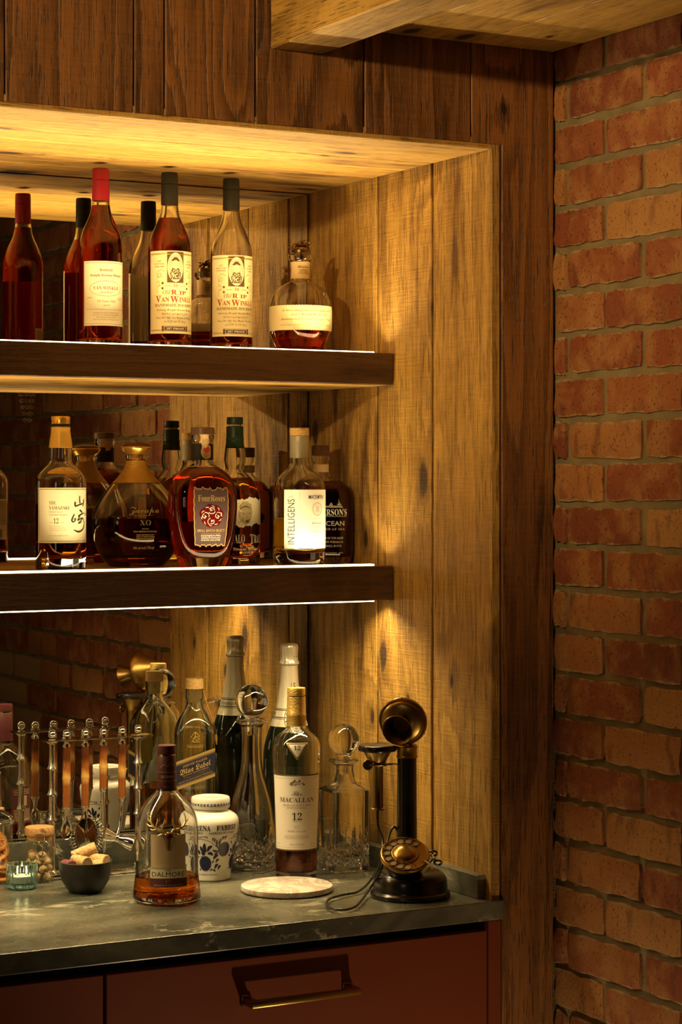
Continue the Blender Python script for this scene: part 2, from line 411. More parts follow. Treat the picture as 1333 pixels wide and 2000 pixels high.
# --- back wall (facade): backing with the bar niche cut out, faced with upright planks
struct('wall_back', boxm(-4.3, .14, .75, .80, 0, CEIL), M['darkgap'])
wb = struct('trim_3', boxm(-1.80, -.109, .022, .05, HEAD+.022, CEIL), M['darkgap'])
wl = struct('trim_4', boxm(-4.3, -1.82, .022, .05, 0, CEIL), M['darkgap'])
wx = struct('trim_5', boxm(-.109, .007, .022, .05, 0, CEIL), M['darkgap'])
xs = [-4.3, -4.08, -3.84, -3.6, -3.38, -3.14, -2.92, -2.68, -2.46, -2.22, -2.0, -1.82, -1.64, -1.46, -1.24, -1.033, -.8143, -.7603, -.5952, -.3887, -.1738]
for i, (a, b) in enumerate(zip(xs, xs[1:])):
    z0 = HEAD+.008 if a > -1.83 else .0
    board('plank', wb if a > -1.83 else wl, M['facing'], ((a+b)/2, .0, z0), ((a+b)/2, .0, CEIL), (1, 0, 0) if i % 2 else (-1, 0, 0), b-a-.0022, .022, (0, -1, 0) , seed=i+1)
# the right-hand board is notched around the niche corner
bm = bmesh.new()
pts = [(-.1730, HEAD+.008), (-.1095, HEAD+.008), (-.1095, 0), (.0, 0), (.0, CEIL), (-.1730, CEIL)]
# local frame: X up the board, Y across
fr = [bm.verts.new((z-1.3, x+.06, 0)) for x, z in pts]; bk = [bm.verts.new((z-1.3, x+.06, -.022)) for x, z in pts]
bm.faces.new(fr); bm.faces.new(bk[::-1])
for i in range(6): j = (i+1) % 6; bm.faces.new((fr[i], bk[i], bk[j], fr[j]))
bmesh.ops.recalc_face_normals(bm, faces=bm.faces)
bmesh.ops.bevel(bm, geom=bm.edges[:], offset=.0012, segments=1, affect='EDGES')
o = mk('plank', bm, M['facing'], wx)
o.matrix_local = Matrix.Translation((-.06, .0, 1.3)) @ Matrix(((0, 1, 0), (0, 0, -1), (1, 0, 0))).to_4x4() @ Matrix.Diagonal((1, 1, 1, 1))
# --- niche lining: upright reveal boards and head boards
nl = struct('trim_1', boxm(-.111+.0, -.109, .05, .72, 0, HEAD+.02), M['darkgap'])
yr = [0.0005, .2095, .4090, .5945, .715]
for i, (a, b) in enumerate(zip(yr, yr[1:])):
    b_ = b-(.0075 if i == 0 else 0)
    board('reveal_plank', nl, M['oak'], (XJ+(.0006 if i % 2 else -.0012), (a+b_)/2, .0), (XJ+(.0006 if i % 2 else -.0012), (a+b_)/2, HEAD+.010), (0, 1, 0), b_-a-.0030, .018, (-1, 0, 0), bev=.0015, seed=40+i, wob=.0009)
yh = [0.0005, .2095, .432, .560, .715]
for i, (a, b) in enumerate(zip(yh, yh[1:])):
    board('head_plank', nl, M['oak'], (-1.80, (a+b)/2, HEAD), (XJ-.0005, (a+b)/2, HEAD), (0, -1, 0), b-a-.0022, .020, (0, 0, -1), seed=60+i, wob=.0008)
for i, (a, b) in enumerate(zip(yr, yr[1:])):
    board('reveal_plank', nl, M['oak'], (-1.80, (a+b)/2, .0), (-1.80, (a+b)/2, HEAD+.010), (0, 1, 0), b-a-.0026, .018, (1, 0, 0), seed=50+i)
# --- dropped soffit with its edge board
so = struct('trim_2', boxm(-.55, .008, -3.2, .02, SOF+.021, CEIL), M['darkgap'])
ed = board('edge_board', so, M['oak'], (-.5185, .0, SOF-.0475), (-.5185, -3.2, SOF-.0475), (-1, 0, 0), .100, .090, (0, 0, -1), bev=.003, seed=71)
xs2 = [-.4665, -.345, -.1745, -.0005]
for i, (a, b) in enumerate(zip(xs2, xs2[1:])):
    board('soffit_plank', so, M['oak'], ((a+b)/2, .0, SOF), ((a+b)/2, -3.2, SOF), (-1, 0, 0), b-a-.0016, .020, (0, 0, -1), seed=80+i)
bm = boxm(-.5680, -.5500, -3.2, .0, SOF+.04, CEIL)
mk('side_board', bm, M['facing'], so)
# --- mirror on the niche back
mt = thing('wall_mirror', 'large frameless mirror covering the back of the lit shelf niche', 'mirror', (-.95, YM, 1.6))
mk('mirror_pane', boxm(-.845, .8155, 0, .005, -.6225, HEAD-1.6-.0025), M['mirror'], mt)
mk('backing_panel', boxm(-.848, .8185, .0055, .012, -.66, HEAD-1.6-.0010), M['darkgap'], mt)

# ------------------------------------------------------------------ worktop and cabinet
wt = thing('stone_worktop', 'dark veined soapstone worktop with upstands under the lit shelves', 'worktop', (-.95, .35, CT))
mk('slab', boxm(-.85, .843, -.354, .333, -.0345, 0, .0022, 2), M['stone'], wt)
mk('back_upstand', boxm(-.849, .820, .313, .331, .0002, .056, .0012), M['stone'], wt)
mk('side_upstand', boxm(.8025, .8205, -.329, .3128, .0002, .042, .0012), M['stone'], wt)
cb = thing('bar_cabinet', 'rust red lacquered bar cabinet with drawers under the stone worktop', 'cabinet', (-.95, .3, 0))
bm = boxm(-.85, .812, -.278, .36, .10, .868, .001); box(bm, -.82, .81, -.24, .36, .002, .10); box(bm, -.85, .812, -.262, .36, .868, .885)
mk('body', bm, M['darkgap'], cb)
mk('end_panel', boxm(.8125, .8385, -.300, .36, .002, .885, .0012), M['rust'], cb)
def drawer(x0, x1, z0, z1, handle=True):
    d = mk('drawer', boxm(x0, x1, -.300, -.280, z0, z1, .0012, 2), M['rust'], cb)
    if handle:
        xc = (x0+x1)/2 if x0 < -.2 else .4315; zc = .7995
        h = boxm(xc-.1035, xc+.1035, -.3395, -.3270, zc-.0062, zc+.0062, .0028, 2)
        for s in (-1, 1):
            box(h, xc+s*.0955-.0075, xc+s*.0955+.0075, -.332, -.3045, zc-.0066, zc+.0066, .0025, 2)
            box(h, xc+s*.0955-.0095, xc+s*.0955+.0095, -.3055, -.3002, zc-.0095, zc+.0095, .0015)
        smooth(mk('handle', h, M['brass'], d), 40)
    return d
drawer(.0878, .8090, .607, .8680); drawer(-.62, .0822, .607, .8680); drawer(.0878, .8090, .34, .601, False); drawer(-.62, .0822, .34, .601, False)
# ------------------------------------------------------------------ shelves with light strips
for nm, zt, zb, lab, low in (('bar_shelf', SH1T, SH1B, 'upper thick wooden bar shelf carrying the four bourbon bottles', False), ('bar_shelf', SH2T, SH2B, 'lower thick wooden bar shelf glowing along both front edges', True)):
    s = thing(nm, lab, 'shelf', (-.965, .3455, zb), group='lit bar shelves')
    t = zt-zb
    d = mk('shelf_board', boxm(-.832, .8345, .0195, .3395, 0, t, .0012), M['oak'], s); mk('front_board', boxm(-.832, .8345, 0, .019, 0, t, .0014), M['shelfwood'], s)
    l = mk('light_strip', boxm(-.75, .805, .0205, .0365, t+.0002, t+.0032, .0008), M['led'], s)
    l['label'] = 'glowing warm light strip let into the shelf top'
    if low:
        l = mk('light_strip', boxm(-.75, .805, .0205, .0365, -.0032, -.0002, .0008), M['led'], s); l['label'] = 'glowing warm light strip under the shelf'
# ------------------------------------------------------------------ lettering
def conv(s, U, L, D=None):
    o = ''
    for c in s:
        if 'A' <= c <= 'Z': o += chr(U+ord(c)-65)
        elif 'a' <= c <= 'z': o += chr(0x210E) if (L == 0x1D44E and c == 'h') else chr(L+ord(c)-97)
        elif D and c.isdigit(): o += chr(D+ord(c)-48)
        else: o += c
    return o
def bs(s): return conv(s, 0x1D400, 0x1D41A, 0x1D7CE)
def it(s): return conv(s, 0x1D434, 0x1D44E)
def bi(s): return conv(s, 0x1D468, 0x1D482)
def scr(s): return conv(s, 0x1D4D0, 0x1D4EA)
def fra(s): return conv(s, 0x1D56C, 0x1D586)
_tc = {}
def glyphs(s, off=0.0, res=2, sp=1.0):
    k = (s, off, res, sp)
    if k not in _tc:
        cu = bpy.data.curves.new('lettering', 'FONT'); cu.body = s; cu.size = 1/.7; cu.resolution_u = res; cu.offset = off; cu.align_x = 'LEFT'; cu.space_character = sp
        o = bpy.data.objects.new('lettering', cu)
        tmp = bpy.data.scenes.get('letters') or bpy.data.scenes.new('letters')
        tmp.collection.objects.link(o); tmp.view_layers[0].update()
        dg = tmp.view_layers[0].depsgraph
        dg.update()
        me = bpy.data.meshes.new_from_object(o.evaluated_get(dg), depsgraph=dg)
        _tc[k] = ([(v.co.x, v.co.y) for v in me.vertices], [tuple(p.vertices) for p in me.polygons])
        bpy.data.meshes.remove(me); bpy.data.objects.remove(o); bpy.data.curves.remove(cu)
    return _tc[k]
class Print:
    """flat artwork in label coordinates (x right, y up, metres), per ink"""
    def __init__(s): s.L = {}
    def add(s, ink, vs, fs, lift=0):
        b = s.L.setdefault((ink, lift), ([], [])); o = len(b[0]); b[0].extend(vs); b[1].extend(tuple(i+o for i in f) for f in fs)
    def text(s, t, x, y, h, ink, w=None, al='c', rot=0, off=0.0, shear=0, sp=1.0, lift=0, squash=1):
        off = off*.35 if off < 0 else off
        vs, fs = glyphs(t, off, 2 if h > .003 else 1, sp)
        if not vs: return
        x0 = min(v[0] for v in vs); x1 = max(v[0] for v in vs); sx = h*squash if w is None else w/max(x1-x0, 1e-6)
        W = (x1-x0)*sx; dx = {'c': -W/2, 'l': 0, 'r': -W}[al]; c, q = cos(rot), sin(rot); out = []
        for a, b in vs:
            a = (a-x0)*sx+dx+b*h*shear; b = b*h
            out.append((x+a*c-b*q, y+a*q+b*c))
        s.add(ink, out, fs, lift)
    def poly(s, pts, ink, lift=0):
        tri = geometry.tessellate_polygon([[Vector((p[0], p[1], 0)) for p in pts]]); s.add(ink, list(pts), [tuple(t) for t in tri], lift)
    def rect(s, x0, x1, y0, y1, ink, lift=0): s.add(ink, [(x0, y0), (x1, y0), (x1, y1), (x0, y1)], [(0, 1, 2, 3)], lift)
    def frame(s, x0, x1, y0, y1, t, ink):
        s.rect(x0, x1, y0, y0+t, ink); s.rect(x0, x1, y1-t, y1, ink); s.rect(x0, x0+t, y0, y1, ink); s.rect(x1-t, x1, y0, y1, ink)
    def ring(s, cx, cy, rx, ry, t, ink, n=40, a0=0, a1=2*pi, lift=0):
        vs = []; fs = []
        for i in range(n+1):
            a = a0+(a1-a0)*i/n; vs += [(cx+rx*cos(a), cy+ry*sin(a)), (cx+(rx-t)*cos(a), cy+(ry-t)*sin(a))]
            if i: k = 2*i; fs.append((k-2, k, k+1, k-1))
        s.add(ink, vs, fs, lift)
    def disc(s, cx, cy, rx, ry, ink, n=28, lift=0, rot=0): s.poly([(cx+rx*cos(2*pi*i/n)*cos(rot)-ry*sin(2*pi*i/n)*sin(rot), cy+rx*cos(2*pi*i/n)*sin(rot)+ry*sin(2*pi*i/n)*cos(rot)) for i in range(n)], ink, lift)
    def stroke(s, pts, wd, ink, n=6, lift=0):
        """brush stroke; wd a width or a list of widths at the points"""
        ws = wd if isinstance(wd, (list, tuple)) else [wd]*len(pts)
        P = crom([(p[0], p[1], q) for p, q in zip(pts, ws)], n); vs = []; fs = []
        for i, p in enumerate(P):
            d = (P[min(i+1, len(P)-1)]-P[max(i-1, 0)]); d = Vector((d.x, d.y)); d = d.normalized() if d.length else Vector((1, 0)); q = max(p.z, .00005)/2
            vs += [(p.x-d.y*q, p.y+d.x*q), (p.x+d.y*q, p.y-d.x*q)]
            if i: k = 2*i; fs.append((k-2, k-1, k+1, k))
        s.add(ink, vs, fs, lift)
    def lines(s, x0, x1, ys, h, ink, seed=0):
        """rows of very small print"""
        r = random.Random(seed)
        for y in ys:
            x = x0
            while x < x1-.0006:
                w = min(r.uniform(.0012, .0042), x1-x); s.rect(x, x+w, y, y+h, ink); x += w+.0006
    def barcode(s, x0, x1, y0, y1, ink, seed=1):
        r = random.Random(seed); x = x0
        while x < x1:
            w = r.choice((.0003, .0006, .0009)); s.rect(x, min(x+w, x1), y0, y1, ink); x += w+r.choice((.0004, .0007))
    def build(s, name, fmap, parent, base=.00018, cutx=.003, cuty=None, label=None):
        inks = []; bm = bmesh.new()
        for (ink, lift), (vs, fs) in s.L.items():
            if ink not in inks: inks.append(ink)
            b = bmesh.new(); V = [b.verts.new((x, y, 0)) for x, y in vs]
            for f in fs:
                try: b.faces.new([V[i] for i in f])
                except ValueError: pass
            for ax, st in ((0, cutx), (1, cuty)):
                if not st or not b.verts: continue
                lo = min(v.co[ax] for v in b.verts); hi = max(v.co[ax] for v in b.verts); k = math.floor(lo/st)+1
                no = (1, 0, 0) if ax == 0 else (0, 1, 0)
                while k*st < hi:
                    bmesh.ops.bisect_plane(b, geom=b.verts[:]+b.edges[:]+b.faces[:], plane_co=Vector(no)*k*st, plane_no=no); k += 1
            for v in b.verts: v.co = fmap(v.co.x, v.co.y, base+lift*.00008)
            i = inks.index(ink)
            for f in b.faces: f.material_index = i
            me = bpy.data.meshes.new('tmp'); b.to_mesh(me); b.free(); bm.from_mesh(me); bpy.data.meshes.remove(me)
        o = mk(name, bm, [M[i] for i in inks], parent)
        if label: o['label'] = label
        return o
# ------------------------------------------------------------------ bottles
def interp(prof):
    def f(z):
        if z <= prof[0][1]: return prof[0][0]
        for (r0, z0), (r1, z1) in zip(prof, prof[1:]):
            if z <= z1: return r0+(r1-r0)*((z-z0)/(z1-z0) if z1 > z0 else 0)
        return prof[-1][0]
    return f
class Bottle:
    def __init__(b, name, label, u, Y, zb, a, X=None, cat='bottle', group=None):
        x, d = onY(u, Y)
        if X is not None: x = X
        b.sc = FPX/d; b.root = thing(name, label, cat, (x, Y, zb+.0004), radians(a)-phi(u), group)
    def shell(b, prof, gm, t=.0032, base=.010, level=None, lm=None, sx=1, sy=1, n=2, seg=56, disp=None, name='glass_body', it=2, idisp=None):
        p = chaikin(prof, it); b.prof = p; b.rf = interp(p); b.sx, b.sy, b.n = sx, sy, n
        p0 = [(0, p[0][1]+.002)] + [(max(p[0][0]-.006, .004), p[0][1]+.0012)] + p
        ip = [(max(r-t, .002), z) for r, z in p if z > base]
        bl = [(0, base)]+[(ip[0][0]*q, base+.0045*(q**4)) for q in (.35, .65, .85, .96)]+[(r, z) for r, z in ip if z > base+.005]
        loop = p0+[(ip[-1][0], p[-1][1])]+bl[::-1][1:]
        me = lathe(loop, seg, sx, sy, n, disp); o = mk(name, me, gm, b.root); smooth(o, 40)
        b.glass = o; o2 = None
        if level:
            q = [(r+.0002 if i else 0, z-(.0002 if z < base+.02 else 0)) for i, (r, z) in enumerate(bl) if z < level]
            rl = interp(bl)(level)+.0002; q += [(rl-.0008, level-.0012) if False else (rl, level), (0, level)]
            o2 = mk('liquid', lathe(q, seg, sx, sy, n), lm, b.root); smooth(o2, 40)
        return o2
    def at(b, x, y, off, rref=None, ref=None):
        rr = rref or b.ref; th = -pi/2+x/rr; c, s = cos(th), sin(th); nn = b.n(y) if callable(b.n) else b.n
        R = b.rf(y)*sfac(c, s, nn)
        k = Vector((c*b.sx, s*b.sy, 0)); nrm = Vector((c/b.sx, s/b.sy, 0)).normalized()
        return k*R+nrm*off+Vector((0, 0, y))
    def patch(b, name, hw, y0, y1, m, ref, xc=0, edge=None, nx=28, ny=8, off=.0003, thick=.00012, label=None, flat=None):
        """a paper label wrapped on the glass; edge(t)->dy for torn borders"""
        b.ref = ref; f = flat or b.at; bm = bmesh.new(); G = []
        for i in range(nx+1):
            x = xc-hw+2*hw*i/nx; e0, e1 = (edge(i/nx) if edge else (0, 0))
            G.append([bm.verts.new(f(x, (y0+e0)+((y1+e1)-(y0+e0))*k/ny, off)) for k in range(ny+1)])
        for i in range(nx):
            for k in range(ny): bm.faces.new((G[i][k], G[i+1][k], G[i+1][k+1], G[i][k+1]))
        o = mk(name, bm, m, b.root); smooth(o, 60)
        if label: o['label'] = label
        return o
    def art(b, P, parent, name='lettering', base=.0005, cuty=None, flat=None, cutx=.003, **k):
        return P.build(name, flat or b.at, parent, base, cutx, cuty, **k)
    def part(b, name, prof, m, seg=40, it=0, label=None, sm=35, **k):
        o = mk(name, solid(chaikin(prof, it) if it else prof, seg=seg, **k), m, b.root); smooth(o, sm)
        if label: o['label'] = label
        return o
def shift(ps, dz): return [(r, z+dz) for r, z in ps]
SHELF1, SHELF2 = SH1T, SH2T
# ---------- three long-necked bourbon bottles of the upper shelf
VW = [(.0375, 0), (.0395, .002), (.0400, .010), (.0400, .170), (.0400, .184), (.0382, .200), (.0330, .217), (.0268, .230), (.0208, .243), (.0178, .254), (.0163, .266), (.0150, .282), (.0146, .318), (.0146, .326)]
def long_bottle(label, u, Y, a, capm, level, lm, name='bourbon_bottle'):
    b = Bottle(name, label, u, Y, SHELF1, a, group=None)
    b.shell(VW, M['glass'], level=level, lm=lm, base=.016)
    b.part('foil_capsule', [(.0158, .270), (.0161, .2705), (.0156, .305), (.0158, .3055), (.0158, .3075), (.0152, .3085), (.0158, .3100), (.0155, .327), (.0147, .3300), (.0, .3302)], capm)
    return b
def vw_front(b):
    P = Print(); lab = b.patch('front_label', .0455, .0395, .1570, M['cream'], .0404, xc=.004)
    x = .004
    P.frame(x-.0435, x+.0435, .0425, .1540, .0005, 'brownink')
    P.text(bs('Kentucky'), x, .1385, .0052, 'brownink', w=.0255, off=-.012); P.text(bs('Straight Bourbon Whiskey'), x+.001, .1288, .0048, 'brownink', w=.0640, off=-.012)
    P.ring(x, .1070, .0320, .0140, .0005, 'brownink', 48)
    P.text(bs('VAN WINKLE'), x, .1050, .0062, 'redink', w=.0500, off=-.012); P.text(bi('Special Reserve'), x, .0990, .0026, 'brownink', w=.0250)
    P.text(bs('750 ML'), x-.033, .0895, .0016, 'brownink', w=.009); P.text(bs('45.2% ALC/VOL'), x+.029, .0898, .0014, 'brownink', w=.013); P.text(bs('90.4 PROOF'), x+.029, .0868, .0014, 'brownink', w=.010)
    P.text(bs('12 Years Old'), x, .0820, .0042, 'redink', w=.0345, off=-.012, sp=1.2); P.text(bs('Lot "B"'), x, .0752, .0030, 'brownink', w=.012, off=-.01)
    P.rect(x-.040, x+.040, .0690, .0694, 'brownink')
    for t, yy, w in (('DISTILLED, AGED & BOTTLED BY', .0618, .050), ('OLD RIP VAN WINKLE DISTILLERY', .0577, .052), ('FRANKFORT, KENTUCKY', .0536, .038), ('WWW.OLDRIPVANWINKLE.COM', .0495, .050)):
        P.text(bs(t), x, yy, .0020, 'greyink', w=w, off=-.012)
    b.art(P, lab)
    bl = b.patch('back_label', .0155, .022, .060, M['tan'], .0404, xc=.0404*pi*.86)
    Q = Print(); X = .0404*pi*.86; Q.lines(X-.0135, X+.0135, [.037+.0026*i for i in range(8)], .0011, 'brownink', 4); Q.barcode(X-.008, X+.008, .024, .0335, 'ink')
    b.art(Q, bl)
M['tan'] = mat('tan_paper', (.50, .33, .15), .6)
b = long_bottle('bourbon bottle with a red foil capsule and plain cream oval-framed label', 197, .486, 10, M['redcap'], .262, M['bourbon']); vw_front(b)
def rip_front(b, xo):
    x = xo; y = -.006; lab = b.patch('front_label', .0545, .0290, .1815, M['cream2'], .0404, xc=x); P = Print()
    for yy in (.1755, .0350): P.rect(x-.0515, x+.0515, yy-.0012, yy, 'goldprint'); P.rect(x-.0515, x+.0515, yy+.0008, yy+.0012, 'brownink')
    P.rect(x-.0515, x-.0510, .034, .177, 'goldprint'); P.rect(x+.0510, x+.0515, .034, .177, 'goldprint')
    # engraved picture panel: plain generic engraving in an oval
    P.rect(x-.0165, x+.0165, .1225, .1795, 'brownink'); P.disc(x, .151, .0152, .0270, 'cream2i', 36, 1); P.ring(x, .151, .0152, .0270, .0006, 'whiteink', 36, lift=2)
    r = random.Random(5)
    for i in range(26):
        yy = .128+i*.0018; hw = .0142*sqrt(max(0, 1-((yy-.151)/.026)**2)); P.rect(x-hw, x+hw, yy, yy+.0004, 'greyink', 2)
    P.poly([(x-.009, .129), (x-.0105, .140), (x-.006, .149), (x+.006, .149), (x+.0105, .140), (x+.009, .129)], 'brownink', 3)
    P.disc(x, .156, .0058, .0085, 'cream2i', 20, 3); P.poly([(x-.0085, .1625), (x+.0085, .1625), (x+.003, .1690), (x-.003, .1690)], 'brownink', 3)
    for i in range(14): P.stroke([(x+r.uniform(-.009, .009), r.uniform(.128, .147)), (x+r.uniform(-.009, .009), r.uniform(.128, .147))], .0008, 'cream2i', 2, lift=4)
    P.frame(x-.0165, x+.0165, .1225, .1795, .0006, 'goldprint')
    for t, yy, w in (('AGED', .1610, .008), ('MANY YEARS', .1560, .0195), ('IN THE WOOD', .1510, .0205)): P.text(bs(t), x-.031, yy, .0024, 'brownink', w=w, off=-.012)
    for t, yy, w in (('BY THE', .1610, .010), ('VAN WINKLE', .1560, .0195), ('FAMILY', .1510, .0125)): P.text(bs(t), x+.031, yy, .0024, 'brownink', w=w, off=-.012)
    for s in (-1, 1):
        P.stroke([(x+s*.020, .142), (x+s*.028, .146), (x+s*.036, .140), (x+s*.034, .133), (x+s*.027, .134), (x+s*.030, .140), (x+s*.036, .128), (x+s*.030, .120), (x+s*.036, .112), (x+s*.034, .104)], .0005, 'brownink', 6)
        P.stroke([(x+s*.030, .126), (x+s*.037, .122), (x+s*.035, .116), (x+s*.028, .118)], .0004, 'brownink', 6)
    P.rect(x-.0235, x+.0235, .1125, .1210, 'cream2i', 1); P.frame(x-.0235, x+.0235, .1125, .1210, .0004, 'brownink')
    for s in (-1, 1): P.disc(x+s*.0245, .1215, .0022, .0022, 'brownink', 12, 2); P.disc(x+s*.0245, .1122, .0022, .0022, 'brownink', 12, 2)
    P.text(bs('AGED'), x-.0140, .1155, .0022, 'brownink', w=.011, off=-.01, lift=2); P.text(bs('10'), x, .1145, .0052, 'redink', w=.0085, lift=2); P.text(bs('YEARS'), x+.0148, .1155, .0022, 'brownink', w=.0125, off=-.01, lift=2)
    P.text(it('Old'), x-.017, .1015, .0075, 'brownink', w=.0145); P.text(bs('R'), x-.003, .1010, .0085, 'redink', w=.011, off=.012); P.text(bs('IP'), x+.0145, .1010, .0066, 'redink', w=.0145, off=.012)
    for s in (-1, 1): P.rect(x+s*.034-.0095, x+s*.034+.0095, .0985, .0988, 'brownink')
    P.text(bs('V'), x-.0330, .0865, .0115, 'redink', w=.0105, off=.012); P.text(bs('AN'), x-.0195, .0875, .0085, 'redink', w=.0150, off=.012); P.text(bs('W'), x-.0020, .0862, .0118, 'redink', w=.0160, off=.012); P.text(bs('INKLE'), x+.0225, .0875, .0085, 'redink', w=.0305, off=.012)
    P.text(bs('HANDMADE BOURBON'), x, .0785, .0054, 'brownink', w=.0800, off=-.004)
    for t, yy, w in (('Kentucky Straight Bourbon Whiskey', .0708, .074), ('Bottled and Aged by J P', .0635, .052), ('Some Old Rip Van Winkle Distillery', .0563, .076), ('alc 53.5% Vol 107 Proof', .0492, .044)): P.text(scr(t), x, yy, .0042, 'brownink', w=w, off=-.015)
    P.rect(x-.0210, x+.0210, .0345, .0415, 'brownink', 1); P.frame(x-.0255, x+.0255, .0330, .0430, .0005, 'brownink')
    for s in (-1, 1): P.rect(x+s*.024-.002, x+s*.024+.002, .0330, .0430, 'brownink', 1)
    P.text(bs('107 PROOF'), x, .0362, .0036, 'whiteink', w=.0350, lift=3, off=.012)
    b.art(P, lab)
    X = xo+.0404*pi; bl = b.patch('back_label', .026, .022, .150, M['tan'], .0404, xc=X); Q = Print(); Q.rect(X-.012, X+.012, .028, .130, 'greyink')
    Q.lines(X-.010, X+.010, [.034+.004*i for i in range(22)], .0015, 'cream2i', 8); b.art(Q, bl)
M['cream2'] = mat('antique_cream_paper', (.80, .68, .36), .6); M['cream2i'] = mat('antique_cream_ink', (.80, .69, .38), .6)
b = long_bottle('full dark bourbon bottle with black foil and ornate cream label', 331.5, .476, 4, M['blackcap'], .245, M['bourbon']); rip_front(b, .0085)
b = long_bottle('nearly empty bourbon bottle with black foil and ornate cream label', 452, .493, 4, M['blackcap'], .042, M['bourbon']); rip_front(b, .0075)
# ---------- round faceted bottle with a horse stopper
b = Bottle('bourbon_decanter_bottle', 'round faceted bourbon bottle with a galloping horse stopper and scalloped band label', 587, .475, SHELF1, 12)
BLP = [(.0385, 0), (.0400, .002), (.0440, .008), (.0515, .024), (.0585, .043), (.0592, .052), (.0592, .088), (.0570, .102), (.0520, .116), (.0410, .128), (.0290, .1355), (.0210, .139), (.0180, .143), (.0178, .178), (.0225, .1815), (.0238, .185), (.0236, .191), (.0215, .194), (.0140, .1945)]
def facet(t, z, r):
    k = 2*pi/8; a = (t+k/2) % k-k/2
    wgt = 1.0 if z < .125 else max(0, 1-(z-.125)/.012)
    return r*(cos(k/2)/cos(a)*1.055-1.0)*.55*wgt if r > .02 else 0
b.shell(BLP, M['glass'], level=.066, lm=M['bourbon'], base=.009, t=.0035, disp=facet, seg=64)
b.part('stopper', [(.0120, .184), (.0125, .1945), (.0165, .1950), (.0168, .1995), (.0150, .2010)], M['brassd'])
def horse(mat_, base, s=1.0):
    bm = bmesh.new()
    def T(p, r): tube([Vector(q)*s for q in p], [x*s for x in r], 8, bm=bm)
    T(crom([(-.0125, 0, .0115), (-.009, 0, .0135), (0, 0, .0125), (.008, 0, .0140), (.0115, 0, .0165)], 4), [.003]+[.0046]*15+[.0042])
    T(crom([(.009, 0, .0150), (.0145, 0, .0200), (.0165, 0, .0225)], 4), [.0042, .0038, .0035, .003, .0029, .0027, .0025, .0024, .0022])
    T([(.0160, 0, .0225), (.0190, 0, .0215), (.0225, 0, .0185)], [.0028, .0025, .0012])
    for y, p in ((.002, [(.009, 0, .012), (.0150, 0, .0085), (.0195, 0, .0105), (.0220, 0, .0085)]), (-.002, [(.009, 0, .012), (.0140, 0, .0070), (.0175, 0, .0035), (.0200, 0, .0050)]), (.002, [(-.0105, 0, .012), (-.0150, 0, .0070), (-.0195, 0, .0060), (-.0230, 0, .0085)]), (-.002, [(-.0105, 0, .012), (-.0130, 0, .0060), (-.0170, 0, .0020), (-.0200, 0, .0010)])):
        T([(a, y, c) for a, _, c in p], [.0034, .0020, .0013, .0009])
    T(crom([(-.013, 0, .0135), (-.017, 0, .0165), (-.023, 0, .0160)], 3), [.0014, .0016, .0018, .0017, .0014, .001, .0006])
    T(crom([(-.001, 0, .0165), (.001, 0, .0215), (.006, 0, .0245)], 3), [.003, .0032, .0033, .0032, .0030, .0028, .002]); ball(bm, Vector((.0090, 0, .0265))*s, .0026*s, 1)
    T([(.002, .002, .022), (.007, .003, .019), (.012, .002, .0195)], [.0013, .0011, .0009]); T([(0, .003, .017), (.004, .0045, .0135), (.001, .0045, .0105)], [.0018, .0015, .0012])
    T([(-.010, 0, -.001), (-.006, 0, .0045), (-.002, 0, .0105)], [.0035, .0025, .002]); T([(.012, 0, -.001), (.009, 0, .0045), (.006, 0, .0105)], [.003, .002, .0018])
    bmesh.ops.scale(bm, verts=bm.verts, vec=(1, 1, .70)); bmesh.ops.translate(bm, verts=bm.verts, vec=(0, 0, base)); return bm
o = mk('horse_figure', horse(0, .2008, .98), M['brassd'], b.root, rot=(0, 0, 0)); smooth(o, 60); o['label'] = 'galloping horse and jockey in dark metal'
M['tan2'] = mat('kraft_paper', (.62, .44, .20), .6)
nl_ = b.patch('neck_label', .0440, .1445, .1765, M['tan2'], .0186)
P = Print(); P.text(scr("Blanton's"), .003, .1650, .0050, 'ink', w=.0250); P.text(bs('THE ORIGINAL'), .003, .1600, .0019, 'brownink', w=.0165); P.text(bs('SINGLE BARREL'), .003, .1568, .0019, 'brownink', w=.0185); P.text(bs('BOURBON WHISKEY'), .003, .1536, .0019, 'brownink', w=.0215)
b.art(P, nl_)
b.sx = b.sy = 1.026
def sc_edge(t): return (-.0009*abs(sin(t*pi*34)), .0009*abs(sin(t*pi*34)))
lb = b.patch('band_label', .0960, .0440, .0900, M['cream2'], .0605, edge=sc_edge, nx=204, ny=6)
P = Print()
for t, xx, yy, w, h in (('The Bourbon whiskey dumped on 5-7-21 from Barrel No. 76', .004, .0790, .106, .0048), ('stored in Warehouse H on Rick No. 41', .008, .0708, .078, .0048), ('Individually selected filtered and bottled by hand at 93 Proof', .004, .0622, .110, .0048)): P.text(scr(t), xx, yy, h, 'brownink', w=w, off=-.02)
P.text(bs('KENTUCKY STRAIGHT BOURBON WHISKEY'), -.026, .0520, .0018, 'greyink', w=.052, off=-.015); P.text(bs('46.5% ALC/VOL (93 PROOF)'), .040, .0520, .0018, 'greyink', w=.030, off=-.015)
b.art(P, lb)
# ------------------------------------------------------------------ lower shelf
def uvmap(b, u0, a, r, ref=None):
    vb = HY+(CAM.z-b.root.location.z)*b.sc; A = radians(a)
    def f(u, v):
        s = max(-.98, min(.98, (u-u0)/(r*b.sc))); return (math.asin(s)-A)*(ref or r), (vb-v)/b.sc
    return f
